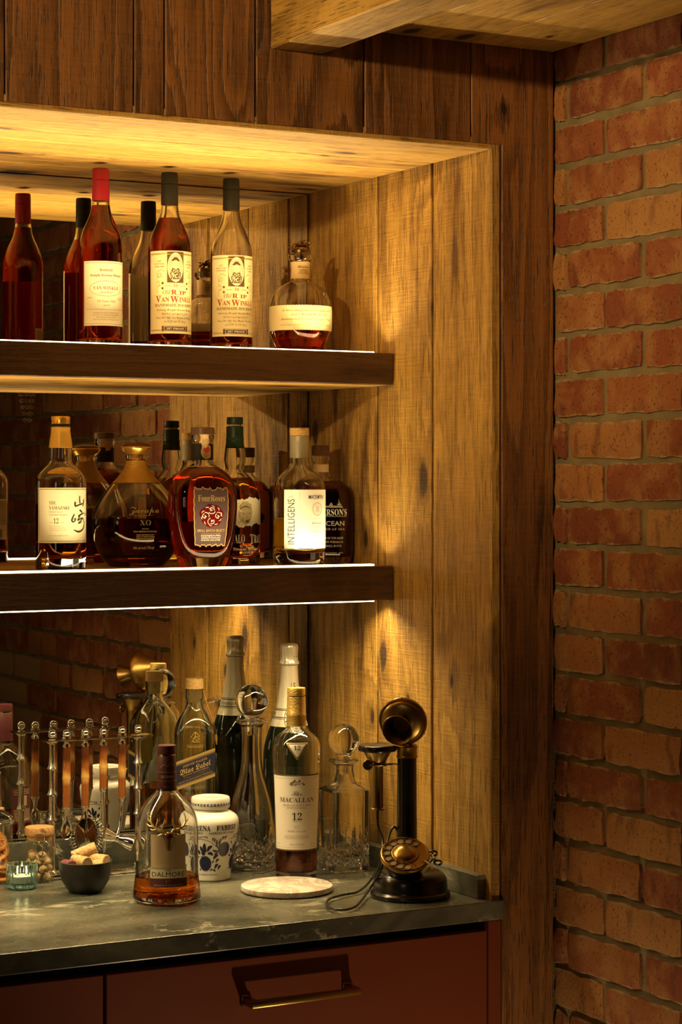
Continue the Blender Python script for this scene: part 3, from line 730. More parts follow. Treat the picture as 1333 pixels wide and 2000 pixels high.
# square-shouldered malt bottle
b = Bottle('malt_whisky_bottle', 'clear whisky bottle with gold bell collar and cream label with brush characters', 118.6, .484, SHELF2, 11)
YP = [(.0440, 0), (.0458, .002), (.0462, .008), (.0462, .150), (.0462, .160), (.0445, .167), (.0380, .176), (.0300, .184), (.0235, .190), (.0205, .195), (.0198, .201), (.0198, .224), (.0180, .240), (.0165, .256), (.0163, .262)]
b.shell(YP, M['glass'], level=.118, lm=M['darkwhisky'] if 'darkwhisky' in M else M['whisky'], base=.020)
b.part('gold_collar', [(.0203, .2205), (.0216, .2210), (.0200, .2320), (.0180, .2460), (.0172, .2530), (.0176, .2545), (.0176, .2575), (.0170, .2585)], M['goldmatte'] if 'goldmatte' in M else M['gold'])
b.part('cap_ring', [(.0165, .2586), (.0168, .2590), (.0168, .2630), (.0165, .2635)], M['blackcap'])
b.part('cap', [(.0165, .2636), (.0172, .2640), (.0172, .2765), (.0166, .2775)], M['gold'])
lb = b.patch('front_label', .0570, .0490, .1480, M['cream'], .0465)
f = uvmap(b, 118.6, 11, .0462); P = Print()
for yy in (.1452, .0520): P.rect(-.0545, .0545, yy-.0007, yy+.0007, 'goldprint')
P.rect(-.0545, -.0531, .0520, .1452, 'goldprint'); P.rect(.0531, .0545, .0520, .1452, 'goldprint')
L0 = -.0305
P.text(bs('THE'), L0, .1180, .0060, 'brownink', w=.0130, al='l', off=-.012); P.text(bs('YAMAZAKI'), L0, .1090, .0062, 'brownink', w=.0375, al='l', off=-.012)
P.text(bs('SINGLE MALT'), L0, .1032, .0030, 'greyink', w=.0255, al='l', off=-.012); P.text(bs('JAPANESE WHISKY'), L0, .0977, .0030, 'greyink', w=.0345, al='l', off=-.012)
P.text(bs('AGED'), L0, .0845, .0022, 'greyink', w=.0070, al='l', off=-.01); P.text(bs('12'), L0+.0085, .0838, .0094, 'brownink', w=.0095, al='l', off=-.012); P.text(bs('YEARS'), L0+.0195, .0845, .0022, 'greyink', w=.0080, al='l', off=-.01)
for t, yy, w in (('Matured and bottled at the', .0785, .026), ('YAMAZAKI DISTILLERY', .0748, .031), ('Yamazaki distilled by Suntory', .0711, .033), ('43% ALC/VOL (86 PROOF) 750 ML', .0612, .035)): P.text(bs(t), L0, yy, .0018, 'greyink', w=w, al='l', off=-.015)
def K(pts, ws):
    q = [f(50+x/6.25, 800+y/6.25) for x, y in pts]; P.stroke(q, [w_/6.25/b.sc for w_ in ws], 'ink', 7, lift=1)
K([(657, 1052), (655, 1095), (660, 1142)], [16, 20, 22]); K([(603, 1122), (600, 1150), (606, 1176), (650, 1160), (690, 1146)], [22, 24, 20, 17, 18]); K([(706, 1090), (700, 1135), (692, 1182)], [16, 20, 14])
K([(592, 1272), (570, 1318), (562, 1350), (578, 1366), (604, 1346), (606, 1326), (580, 1338)], [16, 20, 22, 18, 16, 14, 9])
K([(655, 1222), (672, 1238), (688, 1258)], [22, 24, 12]); K([(636, 1300), (668, 1280), (704, 1262)], [16, 18, 12]); K([(716, 1258), (722, 1280), (718, 1296)], [12, 14, 8])
K([(668, 1272), (650, 1310), (628, 1348)], [15, 16, 10]); K([(632, 1352), (664, 1330), (690, 1322), (672, 1352), (640, 1384), (660, 1380), (684, 1366)], [14, 15, 15, 14, 14, 11, 7])
K([(694, 1320), (708, 1380), (700, 1440), (676, 1474), (640, 1486), (606, 1474), (582, 1462)], [13, 16, 18, 20, 22, 18, 7])
b.art(P, lb)
sl = b.patch('shoulder_label', .0330, .1735, .1850, M['goldprint'], .0400, edge=lambda t: (0, -.0075*(abs(t-.5)*2)**3)); P = Print(); P.text(bs('12'), 0, .1795, .0030, 'brownink', w=.005); P.text(bs('SINGLE MALT JAPANESE WHISKY'), 0, .1755, .0018, 'brownink', w=.038, off=-.01); b.art(P, sl)
X = .0465*pi*.98; bl = b.patch('back_label', .0280, .045, .1250, M['cream'], .0465, xc=X); P = Print(); P.lines(X-.024, X+.024, [.075+.0034*i for i in range(14)], .0014, 'brownink', 3); P.barcode(X-.010, X+.016, .050, .066, 'ink'); b.art(P, bl)
# bulbous rum decanter
b = Bottle('rum_bottle', 'bulbous dark rum bottle with wide gold woven collar and mushroom stopper', 266.5, .561, SHELF2, 16)
ZP = [(.0500, 0), (.0535, .002), (.0590, .007), (.0690, .019), (.0785, .038), (.0840, .064), (.0855, .080), (.0845, .092), (.0800, .108), (.0715, .124), (.0610, .139), (.0500, .152), (.0420, .160), (.0310, .172), (.0225, .185), (.0180, .198), (.0185, .200), (.0225, .203), (.0230, .2075), (.0215, .2095)]
b.shell(ZP, M['glass'], level=.0885, lm=M['rum'], base=.020, t=.0055, sy=.72, n=2.2, seg=72)
M['woven'] = None
def woven():
    q = NT('woven_gold'); tc = q.n('ShaderNodeTexCoord').outputs['Object']; w1 = q.n('ShaderNodeTexWave', {'Vector': tc, 'Scale': 170., 'Distortion': 1.5, 'Detail': 1.}, bands_direction='Z')
    w2 = q.n('ShaderNodeTexWave', {'Vector': tc, 'Scale': 140., 'Distortion': 1.}, bands_direction='DIAGONAL'); h = q.math('MULTIPLY', w1.outputs[1], w2.outputs[1])
    return q.P(Base_Color=q.mix(h, (.42, .21, .025), (.74, .42, .06)), Metallic=.4, Roughness=.38, Normal=q.bump(h, .6, .001))
M['woven'] = woven()
cp = [(r+.0010, z) for r, z in b.prof if .1555 < z < .1990]
o = mk('woven_collar', lathe([(cp[0][0]-.0008, cp[0][1])]+cp+[(cp[-1][0]-.0008, cp[-1][1])], 56, 1, .74, 2.1), M['woven'], b.root); smooth(o, 40); o['label'] = 'woven gold collar'
b.part('stopper_plug', [(.0140, .198), (.0145, .2105), (.0215, .2110), (.0220, .2115)], M['gold'])
o = b.part('stopper_rim', [(.0215, .2112), (.0255, .2150), (.0296, .2215), (.0302, .2235), (.0295, .2250), (.0280, .2255)], M['gold'], it=1); o['label'] = 'gold rim of the stopper'
b.part('stopper_top', [(.0285, .2250), (.0270, .2280), (.0215, .2310), (.0120, .2330), (.0, .2336)], M['darkwoodcap'] if 'darkwoodcap' in M else M['shelfwood'], it=1)
b.ref = .084; P = Print()
P.text(scr('Zacapa'), -.001, .1010, .0125, 'goldprint', w=.0600, off=-.012); P.stroke([(-.030, .0995), (-.018, .0962), (.002, .0958), (.018, .0975)], [.0003, .0008, .0008, .0003], 'goldprint')
P.text(bs('XO'), 0, .0780, .0100, 'goldprint', w=.0210, off=-.018); P.text(bs('SOLERA'), 0, .0700, .0026, 'goldprint', w=.0130, off=-.01); P.text(bs('GRAN RESERVA ESPECIAL'), 0, .0650, .0028, 'goldprint', w=.0450, off=-.015)
for t, yy, w in (('FROM THE HIGHLANDS', .0590, .034), ('AGED AT 2300 METRES', .0555, .036), ('PRODUCT OF GUATEMALA', .0520, .034)): P.text(bs(t), 0, yy, .0020, 'goldprint', w=w, off=-.01)
P.text(bs('40% alc/vol | 750 ml'), -.002, .0335, .0045, 'goldprint', w=.044, off=-.02)
b.art(P, b.glass, cuty=.004)
# oval small-batch bottle
b = Bottle('bourbon_bottle', 'oval bourbon bottle full of red whiskey with dark embossed roses label', 396, .452, SHELF2, 18)
FR = [(.0400, 0), (.0425, .002), (.0490, .017), (.0550, .035), (.0605, .062), (.0642, .090), (.0658, .115), (.0650, .136), (.0610, .154), (.0510, .171), (.0400, .180), (.0290, .1865), (.0225, .190), (.0198, .194), (.0190, .200), (.0190, .232), (.0215, .236), (.0222, .240), (.0218, .245), (.0205, .2465)]
b.shell(FR, M['glass'], level=.1855, lm=M['bourbon'], base=.020, t=.0045, sy=.62, n=2.45, seg=72)
b.part('cork_plug', [(.0150, .222), (.0155, .246), (.0160, .247)], M['cork'])
o = b.part('cap', [(.0205, .2466), (.0222, .2470), (.0222, .2590), (.0210, .2600)], M['darkwoodcap'] if 'darkwoodcap' in M else M['shelfwood'])
o = mk('neck_band', lathe([(.0190, .1995), (.0203, .2000), (.0203, .2290), (.0190, .2295)], 40, 1, .70, 2.2), M['blackcap'], b.root); smooth(o, 40)
P = Print(); P.disc(.0035, .2145, .0112, .0135, 'goldprint', 32); P.disc(.0035, .2185, .0062, .0066, 'redink', 10, 1)
for k in range(6): P.disc(.0035+.0048*cos(k*pi/3), .2185+.0048*sin(k*pi/3), .0026, .0026, 'redink', 10, 2)
P.text(bs('SMALL BATCH'), .0035, .2080, .0018, 'ink', w=.013, lift=1); P.text(bs('SELECT'), .0035, .2050, .0018, 'ink', w=.009, lift=1)
def nb_at(x, y, off): th = -pi/2+x/.0203; return Vector((cos(th)*(.0203+off), sin(th)*(.0203*.70+off), y))
P.build('neck_emblem', nb_at, o, .0004)
M['plum'] = mat('plum_label', (.060, .030, .028), .5)
def rag(t): return (.0014*sin(t*31)+.001*sin(t*67), .0016*sin(t*27+1)+.0012*sin(t*58) - (.004 if .45 < t < .62 else 0)*sin((t-.45)*pi/.17))
# artwork spans b.ref = half width so x maps almost straight across
lb = b.patch('front_label', .0340, .0400, .1480, M['plum'], .0650, xc=.0045, edge=rag, nx=60)
x = .0045; P = Print(); e0 = [(x-.0335+.067*i/40, .1465+rag(i/40)[1]) for i in range(41)]; e1 = [(x-.0335+.067*i/40, .0415+rag(i/40)[0]) for i in range(41)]
P.stroke(e0, .0016, 'goldprint', 1); P.stroke(e1, .0016, 'goldprint', 1)
for s in (-1, 1): P.stroke([(x+s*(.0330+.0006*sin(i*2.1)), .0415+.105*i/20) for i in range(21)], .0016, 'goldprint', 1)
P.text(bs('FourRoses'), x, .1230, .0120, 'goldprint', w=.0520, off=-.015)
M['redfoil'] = mat('red_embossed_foil', (.20, .010, .010), .25, .6)
P.poly([(x+.0225*cos(t_)*(1+.07*sin(5*t_)), .0960+.0205*sin(t_)*(1+.06*cos(7*t_))) for t_ in [2*pi*i/48 for i in range(48)]], 'redfoil', 1)
for cx_, cy_ in ((0, .1065), (-.0125, .0960), (.0125, .0960), (0, .0855)):
    for k, rr in enumerate((.0078, .0055, .0032)): P.ring(x+cx_, cy_, rr, rr*.9, .0010, 'whiteink', 20, a0=k*2.3+.5+cx_*260+cy_*90, a1=k*2.3+cx_*260+cy_*90+(2.6, 3.4, 2.2)[k], lift=2)
    P.disc(x+cx_, cy_, .0012, .0012, 'whiteink', 8, 2)
for i in range(10): a_ = i*.63; P.stroke([(x+.017*cos(a_), .096+.016*sin(a_)), (x+.0195*cos(a_+.15), .096+.018*sin(a_+.15)), (x+.020*cos(a_+.35), .096+.0185*sin(a_+.35))], [.0003, .0011, .0004], 'whiteink', 3, lift=2)
P.text('SMALL BATCH SELECT', x, .0665, .0048, 'goldprint', w=.0560, off=.006); P.rect(x-.020, x+.020, .0625, .0630, 'goldprint')
for t, yy, w in (('Kentucky Straight Bourbon Whiskey', .0582, .0410), ('Crafted from Six Unique Bourbons', .0542, .0410), ('52% ALC./VOL. (104 proof) 750 ML', .0500, .0410)): P.text(t, x, yy, .0026, 'whiteink', w=w, off=.01)
b.art(P, lb)
X = .0650*pi; bl = b.patch('back_label', .0400, .0360, .0860, M['tan'], .0650, xc=X); Q = Print(); Q.lines(X-.030, X+.030, [.044+.0035*i for i in range(10)], .0014, 'brownink', 6); b.art(Q, bl)
# tall-necked bottle with torn buffalo label
b = Bottle('bourbon_bottle', 'bourbon bottle with dark green foil neck and torn cream label of a buffalo head', 459, .540, SHELF2, 29)
BT = [(.0440, 0), (.0475, .002), (.0490, .008), (.0490, .118), (.0485, .132), (.0450, .147), (.0370, .160), (.0270, .171), (.0195, .179), (.0178, .184), (.0190, .190), (.0212, .199), (.0208, .210), (.0190, .222), (.0165, .236), (.0155, .250), (.0150, .266)]
b.shell(BT, M['glass'], level=.166, lm=M['whisky'], base=.012)
b.part('foil_sleeve', [(.0178, .2235), (.0186, .2240), (.0168, .2360), (.0168, .2400), (.0175, .2415), (.0168, .2430), (.0164, .2460), (.0164, .2640), (.0155, .2650)], M['greencap'])
b.part('cork', [(.0120, .255), (.0125, .268), (.0128, .272)], M['cork']); b.part('cap', [(.0140, .2690), (.0155, .2695), (.0157, .2710), (.0157, .2810), (.0148, .2830)], M['greencap'])
def torn(t): return (.0030*sin(t*9+1)+.0016*sin(t*29)+.0008*sin(t*71), .0022*sin(t*13)+.0012*sin(t*37)+.0007*sin(t*83))
lb = b.patch('torn_label', .0520, .0760, .1270, M['cream'], .0494, edge=torn, nx=80); P = Print(); x = -.002
M['tanprint'] = mat('tan_print', (.50, .40, .20), .6)
P.poly([(x-.0165, .1040), (x-.0175, .0930), (x-.012, .0830), (x-.002, .0765), (x+.006, .0800), (x+.0115, .0900), (x+.0135, .1020), (x+.0110, .1140), (x+.003, .1215), (x-.008, .1215), (x-.0140, .1140)], 'tanprint')
P.stroke([(x-.0100, .1200), (x-.0160, .1130), (x-.0135, .1040), (x-.0070, .1030)], [.0006, .0024, .0030, .0010], 'cream2i', lift=1); P.stroke([(x+.0080, .1180), (x+.0135, .1120), (x+.0120, .1060)], [.0006, .0020, .0008], 'cream2i', lift=1)
r = random.Random(2)
for i in range(70):
    xx = x+r.uniform(-.015, .011); yy = r.uniform(.082, .119); l_ = r.uniform(.002, .006); P.stroke([(xx, yy), (xx+r.uniform(-.0015, .0015), yy-l_)], [.0008, .0003], 'brownink' if r.random() < .45 else 'greyink', 2, lift=1)
P.stroke([(x-.0135, .1070), (x-.003, .1120), (x+.0090, .1085)], [.001, .0026, .001], 'brownink', lift=2); P.disc(x-.0055, .0985, .0013, .0010, 'ink', 10, 2); P.disc(x+.0065, .0985, .0012, .0010, 'ink', 10, 2); P.disc(x+.0015, .0835, .0040, .0026, 'brownink', 14, 2)
b.art(P, lb); P = Print()
P.text(bs('BUFFALO'), -.0285, .0425, .0165, 'whiteink', w=.0460, off=-.01); P.text(bs('T'), .0060, .0410, .0185, 'whiteink', w=.0095, off=-.01, al='l'); P.text(bs('RACE'), .0160, .0425, .0155, 'whiteink', w=.0290, off=-.01, al='l')
P.text(bs('KENTUCKY'), 0, .0340, .0042, 'whiteink', w=.0300); P.text(bs('STRAIGHT BOURBON'), 0, .0280, .0042, 'whiteink', w=.0560); P.text(bs('WHISKEY'), 0, .0220, .0042, 'whiteink', w=.0290)
b.art(P, b.glass, base=.0004)
# clear bottle with big white label
b = Bottle('malt_whisky_bottle', 'clear round bottle of pale yellow whisky with wooden cap and white label', 585, .442, SHELF2, 27)
MK = [(.0455, 0), (.0485, .002), (.0497, .008), (.0497, .140), (.0494, .150), (.0470, .159), (.0420, .166), (.0340, .174), (.0255, .181), (.0205, .187), (.0180, .194), (.0174, .203), (.0174, .246), (.0168, .248)]
b.shell(MK, M['glass'], level=.0885, lm=M['pale'], base=.024, t=.0035)
b.part('foil_sleeve', [(.0176, .2035), (.0184, .2040), (.0184, .2335), (.0187, .2345), (.0187, .2370), (.0187, .2455), (.0178, .2465)], M['greyfoil'] if 'greyfoil' in M else M['chrome'])
b.part('cap', [(.0178, .2466), (.0186, .2470), (.0186, .2605), (.0180, .2612)], M['woodcap'])
lb = b.patch('front_label', .0540, .0330, .1440, M['paper'], .0501); P = Print()
P.text('INTELLIGENS', -.0325, .0415, .0140, 'ink', w=.0850, al='l', rot=pi/2, off=-.016); P.text('# 01', -.0400, .1290, .0040, 'greyink', w=.008, off=-.02)
P.rect(-.0235, -.0232, .036, .141, 'greyink'); P.rect(-.016, .048, .0885, .0888, 'greyink')
P.text('MACKMYRA', .0135, .1265, .0072, 'ink', w=.0380, off=.012)
P.ring(.0145, .1075, .0130, .0130, .0004, 'greyink', 40); P.ring(.0145, .1075, .0098, .0098, .0003, 'greyink', 40)
for k in range(30): a_ = k*2*pi/30; P.disc(.0145+.0114*cos(a_), .1075+.0114*sin(a_), .0007, .0007, 'greyink', 6, 1)
for s in (-1, 1): P.stroke([(.0145+s*.001, .1010), (.0145+s*.0045, .1040), (.0145+s*.0022, .1075), (.0145+s*.004, .1110), (.0145+s*.0015, .1135)], .0006, 'greyink', 4, lift=1)
for k in range(4): P.rect(.0115, .0175, .1030+k*.0026, .1036+k*.0026, 'greyink', 1)
P.text('MASTER BLENDER', .0140, .0795, .0026, 'brownink', w=.0250, off=.01); P.text('Angela D\'Orazio', .0140, .0752, .0020, 'greyink', w=.030); P.text('Swedish Single Malt Whisky', .0140, .0715, .0020, 'greyink', w=.040); P.text(scr('AD Orazio'), .0140, .0640, .0045, 'greyink', w=.024, off=-.015)
P.text('46.1% ALC/VOL', .0140, .0570, .0024, 'greyink', w=.020); P.text('700 ML / 70 CL', .0140, .0525, .0024, 'greyink', w=.020); P.text('INTELLIGENT SINGLE MALT', .0140, .0420, .0024, 'greyink', w=.044)
b.art(P, lb)
X = .0501*pi; bl = b.patch('back_label', .0480, .0340, .0900, M['paper'], .0501, xc=X); Q = Print(); Q.lines(X-.030, X+.030, [.050+.0035*i for i in range(9)], .0014, 'greyink', 6); Q.barcode(X+.012, X+.030, .038, .047, 'ink'); b.art(Q, bl)
# flask bottle behind it
b = Bottle('bourbon_bottle', 'wide dark flask of bourbon with white printing, half behind the white-labelled bottle', 626, .525, SHELF2, 2)
JF = [(.0560, 0), (.0590, .002), (.0622, .010), (.0640, .030), (.0640, .100), (.0635, .128), (.0600, .143), (.0500, .155), (.0350, .163), (.0220, .169), (.0170, .175), (.0160, .182), (.0160, .196), (.0195, .200), (.0198, .206), (.0190, .2095)]
b.shell(JF, M['glass'], level=.160, lm=M['deepbourbon'], base=.012, sy=.50, n=2.6, seg=72, t=.0035)
b.part('neck_band', [(.0160, .1780), (.0168, .1782), (.0168, .1930), (.0160, .1932)], M['tan'])
o = b.part('cap', [(.0150, .2096), (.0172, .2100), (.0172, .2290), (.0165, .2300)], M['darkwoodcap'] if 'darkwoodcap' in M else M['shelfwood'])
b.ref = .064; P = Print(); x = .0135
P.text(bs("JEFFERSON'S"), x, .0935, .0125, 'whiteink', w=.0770, off=-.012); P.rect(x-.036, x+.038, .0912, .0917, 'whiteink')
P.text(bs("OCEAN"), x+.009, .0735, .0090, 'whiteink', w=.0470, off=.02) if False else P.text('OCEAN', x+.0085, .0735, .0092, 'whiteink', w=.0480, off=.02)
P.text(bs('AGED AT SEA'), x+.0085, .0650, .0042, 'whiteink', w=.0500)
for t, yy, w in (('A BLEND OF STRAIGHT', .0475, .0540), ('BOURBON WHISKEYS', .0400, .0520), ('VERY SMALL BATCH', .0325, .0460)): P.text(bs(t), x+.0035, yy, .0042, 'whiteink', w=w, off=-.006)
P.text(bs('45% ALC/VOL (90 PROOF) - 750ML'), x+.006, .0200, .0020, 'whiteink', w=.050)
P.poly([(x-.005, .1085), (x+.030, .1085), (x+.0275, .1125), (x+.010, .1125), (x+.008, .1180), (x+.005, .1180), (x+.002, .1125), (x-.005, .1125)], 'greyink'); P.stroke([(x+.0205, .1125), (x+.022, .1205), (x+.0235, .1125)], .0010, 'greyink'); P.rect(x+.018, x+.026, .1135, .1165, 'greyink'); P.rect(x+.0205, x+.0215, .1165, .1245, 'greyink')
b.art(P, b.glass, base=.0004)
M['orangelabel'] = mat('orange_label', (.62, .17, .03), .55)
bl = b.patch('back_label', .0450, .0200, .1400, M['orangelabel'], .064, xc=.064*pi)
X = .064*pi; P = Print()
P.poly([(X-.012, .075), (X-.020, .085), (X-.012, .095), (X+.002, .092), (X+.010, .098), (X+.020, .088), (X+.012, .080), (X+.014, .070), (X+.004, .062), (X-.002, .070)], 'ink'); P.disc(X+.018, .055, .004, .003, 'ink', 8); P.disc(X+.010, .048, .0025, .002, 'ink', 8); b.art(P, bl)
# ------------------------------------------------------------------ worktop objects
def onT(u, v, z=CT):
    t = (z-CAM.z)*FPX/(HY-v); r = FV+RV*((u-CX)/FPX); p = CAM+r*t; return Vector((p.x, p.y, z))
def uz(b, v): return (HY+(CAM.z-b.root.location.z)*b.sc-v)/b.sc
# ---------- bell-shaped single malt bottle with a stag's head
b = Bottle('malt_whisky_bottle', 'bell-shaped whisky bottle with a metal stag head, a little amber whisky left', 326, .277, CT, 3)
DP = [(.0545, 0), (.0580, .002), (.0600, .007), (.0595, .016), (.0572, .033), (.0555, .050), (.0552, .075), (.0555, .120), (.0553, .130), (.0540, .142), (.0490, .157), (.0400, .171), (.0290, .183), (.0205, .191), (.0172, .197), (.0166, .204), (.0160, .245)]
b.shell(DP, M['glass'], level=.046, lm=M['whisky'], base=.008, t=.0038)
b.part('foil_sleeve', [(.0164, .1935), (.0175, .1940), (.0168, .2160), (.0163, .2540), (.0156, .2550)], M['maroon'])
b.part('cap_ring', [(.0150, .2552), (.0158, .2555), (.0158, .2580), (.0150, .2583)], M['chrome'])
b.part('cap', [(.0150, .2585), (.0162, .2590), (.0164, .2700), (.0158, .2730), (.0080, .2738)], M['maroon'])
P = Print(); sa = lambda x, y, off: Vector((cos(-pi/2+x/.0170)*(.0172+off), sin(-pi/2+x/.0170)*(.0172+off), y))
P.rect(-.024, .024, .2270, .2274, 'goldprint'); P.rect(-.024, .024, .2120, .2124, 'goldprint'); P.text(bs('DALMORE'), 0, .2170, .0048, 'greyink', w=.0225); P.text('750ml', 0, .2000, .0028, 'greyink', w=.011)
P.stroke([(-.012, .2350), (-.006, .2410), (.000, .2380), (.006, .2420), (.012, .2380)], .0008, 'greyink')
P.build('sleeve_lettering', sa, b.root, .0006)
b.ref = .0560
M['frost'] = mat('frosted_tan_label', (.62, .46, .28), .5); M['plumband'] = mat('plum_band', (.095, .022, .028), .5)
lb = b.patch('front_label', .0320, .0660, .1240, M['frost'], .0560); lb['label'] = 'pale tan upper label with engraved frames'
P = Print()
for k in range(4): q_ = .0215-.003*k; P.frame(-q_, q_, .078+.003*k-.004, .1150-.003*k-.002, .0005, 'tanprint')
b.art(P, lb)
lb = b.patch('name_label', .0340, .0330, .0655, M['cream'], .0560, off=.0004); P = Print()
P.rect(-.0338, .0338, .0332, .0480, 'plumband'); P.frame(-.0335, .0335, .0335, .0650, .0006, 'brownink'); P.rect(-.0335, .0335, .0478, .0483, 'goldprint')
P.text(bs('THE'), 0, .0605, .0030, 'brownink', w=.0100); P.text('DALMORE', 0, .0510, .0082, 'ink', w=.0590, off=0); P.text('12', 0, .0395, .0060, 'frost', w=.008, off=-.01, lift=1); P.text(bs('HIGHLAND SINGLE MALT SCOTCH WHISKY'), 0, .0355, .0018, 'frost', w=.050, lift=1, off=-.01)
b.art(P, lb, base=.0006)
bm = bmesh.new()
def SA(x, z, off=.0035): return b.at(x, z, off)
def T(pts, r): tube([SA(x, z, o_) for x, z, o_ in pts], r, 8, bm=bm)
prof = [(.0012, 0), (.0040, .002), (.0046, .006), (.0048, .011), (.0075, .020), (.0088, .027), (.0070, .031), (.0020, .033)]
o = mk('stag_head', solid(prof, seg=14, sx=1, sy=.75), M['brassd'], b.root, loc=SA(0, .0965, .0030)); smooth(o, 50)
for s in (-1, 1):
    T([(s*.006, .1245, .005), (s*.012, .1240, .006), (s*.0185, .1225, .005)], [.0022, .0036, .0006])
    T(crom([(s*.0045, .127, .005), (s*.007, .133, .006), (s*.016, .134, .006), (s*.026, .138, .005), (s*.033, .148, .003), (s*.034, .157, .0), (s*.0335, .162, .0)], 4) if False else [(s*.0045, .127, .005), (s*.007, .1325, .006), (s*.016, .1335, .006), (s*.025, .1375, .005), (s*.031, .1450, .004), (s*.0335, .1540, .003), (s*.033, .160, .002)], [.0020, .0021, .0022, .0020, .0018, .0014, .0006])
    T([(s*.010, .1335, .006), (s*.0095, .140, .006), (s*.0065, .1465, .005), (s*.0072, .152, .005)], [.0018, .0016, .0013, .0005])
    T([(s*.019, .1345, .006), (s*.020, .141, .006), (s*.0185, .147, .005), (s*.020, .152, .004)], [.0017, .0015, .0012, .0005])
    T([(s*.026, .1385, .005), (s*.033, .1385, .005), (s*.039, .1420, .004)], [.0016, .0013, .0005]); T([(s*.0305, .1450, .004), (s*.037, .1480, .004), (s*.0395, .1530, .004)], [.0014, .0011, .0005])
    T([(s*.020, .1340, .006), (s*.026, .1320, .006), (s*.030, .1335, .005)], [.0015, .0012, .0005])
M['stag'] = mat('antique_gold_metal', (.55, .41, .20), .34, 1.0)
o = mk('stag_antlers', bm, M['stag'], b.root); smooth(o, 60); o['label'] = 'branching antlers and ears in antique gold metal'
X = .0560*pi; bl = b.patch('back_label', .0270, .030, .105, M['plumband'], .0560, xc=X); P = Print(); P.rect(X-.012, X+.008, .066, .086, 'frost'); P.barcode(X-.010, X+.006, .068, .084, 'ink'); P.lines(X-.022, X+.022, [.036+.003*i for i in range(8)]+[.09, .094, .098], .0012, 'frost', 9)
P.text('DALMORE', X, .0345, .0050, 'frost', w=.03); b.art(P, bl)
# ---------- blue and white syrup jar
b = Bottle('syrup_jar', 'white ceramic jar with blue painted flowers and lid, behind the stag bottle', 411.5, .435, CT, 0, cat='jar')
FP = [(.0350, 0), (.0375, .0015), (.0378, .006), (.0380, .012), (.0400, .028), (.0440, .052), (.0490, .076), (.0522, .095), (.0532, .106), (.0515, .114), (.0460, .1205), (.0370, .1255), (.0325, .1280), (.0322, .1310)]
M['ceramic'] = mat('white_ceramic', (.82, .79, .70), .12, 0, Coat_Weight=.5, Coat_Roughness=.04); M['blueink'] = mat('cobalt_paint', (.010, .014, .065), .25)
p = chaikin(FP, 2); b.prof = p; b.rf = interp(p); b.sx = b.sy = 1; b.n = 2; b.ref = .0525
o = mk('jar_body', solid(p, seg=64), M['ceramic'], b.root); smooth(o, 50); body = o
lid = b.part('lid', [(.0325, .1312), (.0352, .1316), (.0364, .1335), (.0364, .1480), (.0350, .1515), (.0320, .1525), (.0285, .1515), (.0280, .1505), (.0, .1500)], M['ceramic'], seg=56)
P = Print(); r = random.Random(4)
for k in range(18):
    x = -.056+k*.0064
    for s in (1, -1) if k % 3 else (1,): P.stroke([(x-.002, .1395+s*.0016), (x, .1405+s*.0008), (x+.0022, .1395+s*.0024)], [.0004, .0020, .0004], 'blueink', 3)
    if k % 3 == 0: P.ring(x, .1400, .0026, .0026, .0012, 'blueink', 14, a0=3.3, a1=6.2); P.disc(x+.003, .1395, .0006, .0006, 'blueink', 8)
la = lambda x, y, off: Vector((cos(-pi/2+x/.0364)*(.0365+off), sin(-pi/2+x/.0364)*(.0365+off), y))
P.build('lid_border', la, lid, .0002)
P = Print()
P.text(bs('AMARENA'), -.0260, .0955, .0098, 'blueink', w=.0520, off=.016); P.text(bs('FABBRI'), .0330, .0955, .0098, 'blueink', w=.0440, off=.016)
P.text(bs('FRUIT IN SIROP'), -.0320, .0890, .0042, 'blueink', w=.035, off=.01); P.text(bs('SAUERKIRSCHEN IN SIRUP'), .0250, .0890, .0042, 'blueink', w=.0560, off=.01)
def sunf(cx_, cy_, R_, n=24):
    pts = []
    for k in range(n*4): a_ = 2*pi*k/(n*4); pts.append((cx_+R_*(1+.13*(k % 4 in (1, 2)))*cos(a_), cy_+R_*(1+.13*(k % 4 in (1, 2)))*sin(a_)))
    P.poly(pts, 'blueink')
def leaf(x0, y0, x1, y1, w_, bend=.15):
    mx, my = (x0+x1)/2-(y1-y0)*bend, (y0+y1)/2+(x1-x0)*bend; P.stroke([(x0, y0), (x0*.6+mx*.4, y0*.6+my*.4), (mx, my), (x1*.5+mx*.5, y1*.5+my*.5), (x1, y1)], [.0006, w_*.7, w_, w_*.85, .0006], 'blueink', 4)
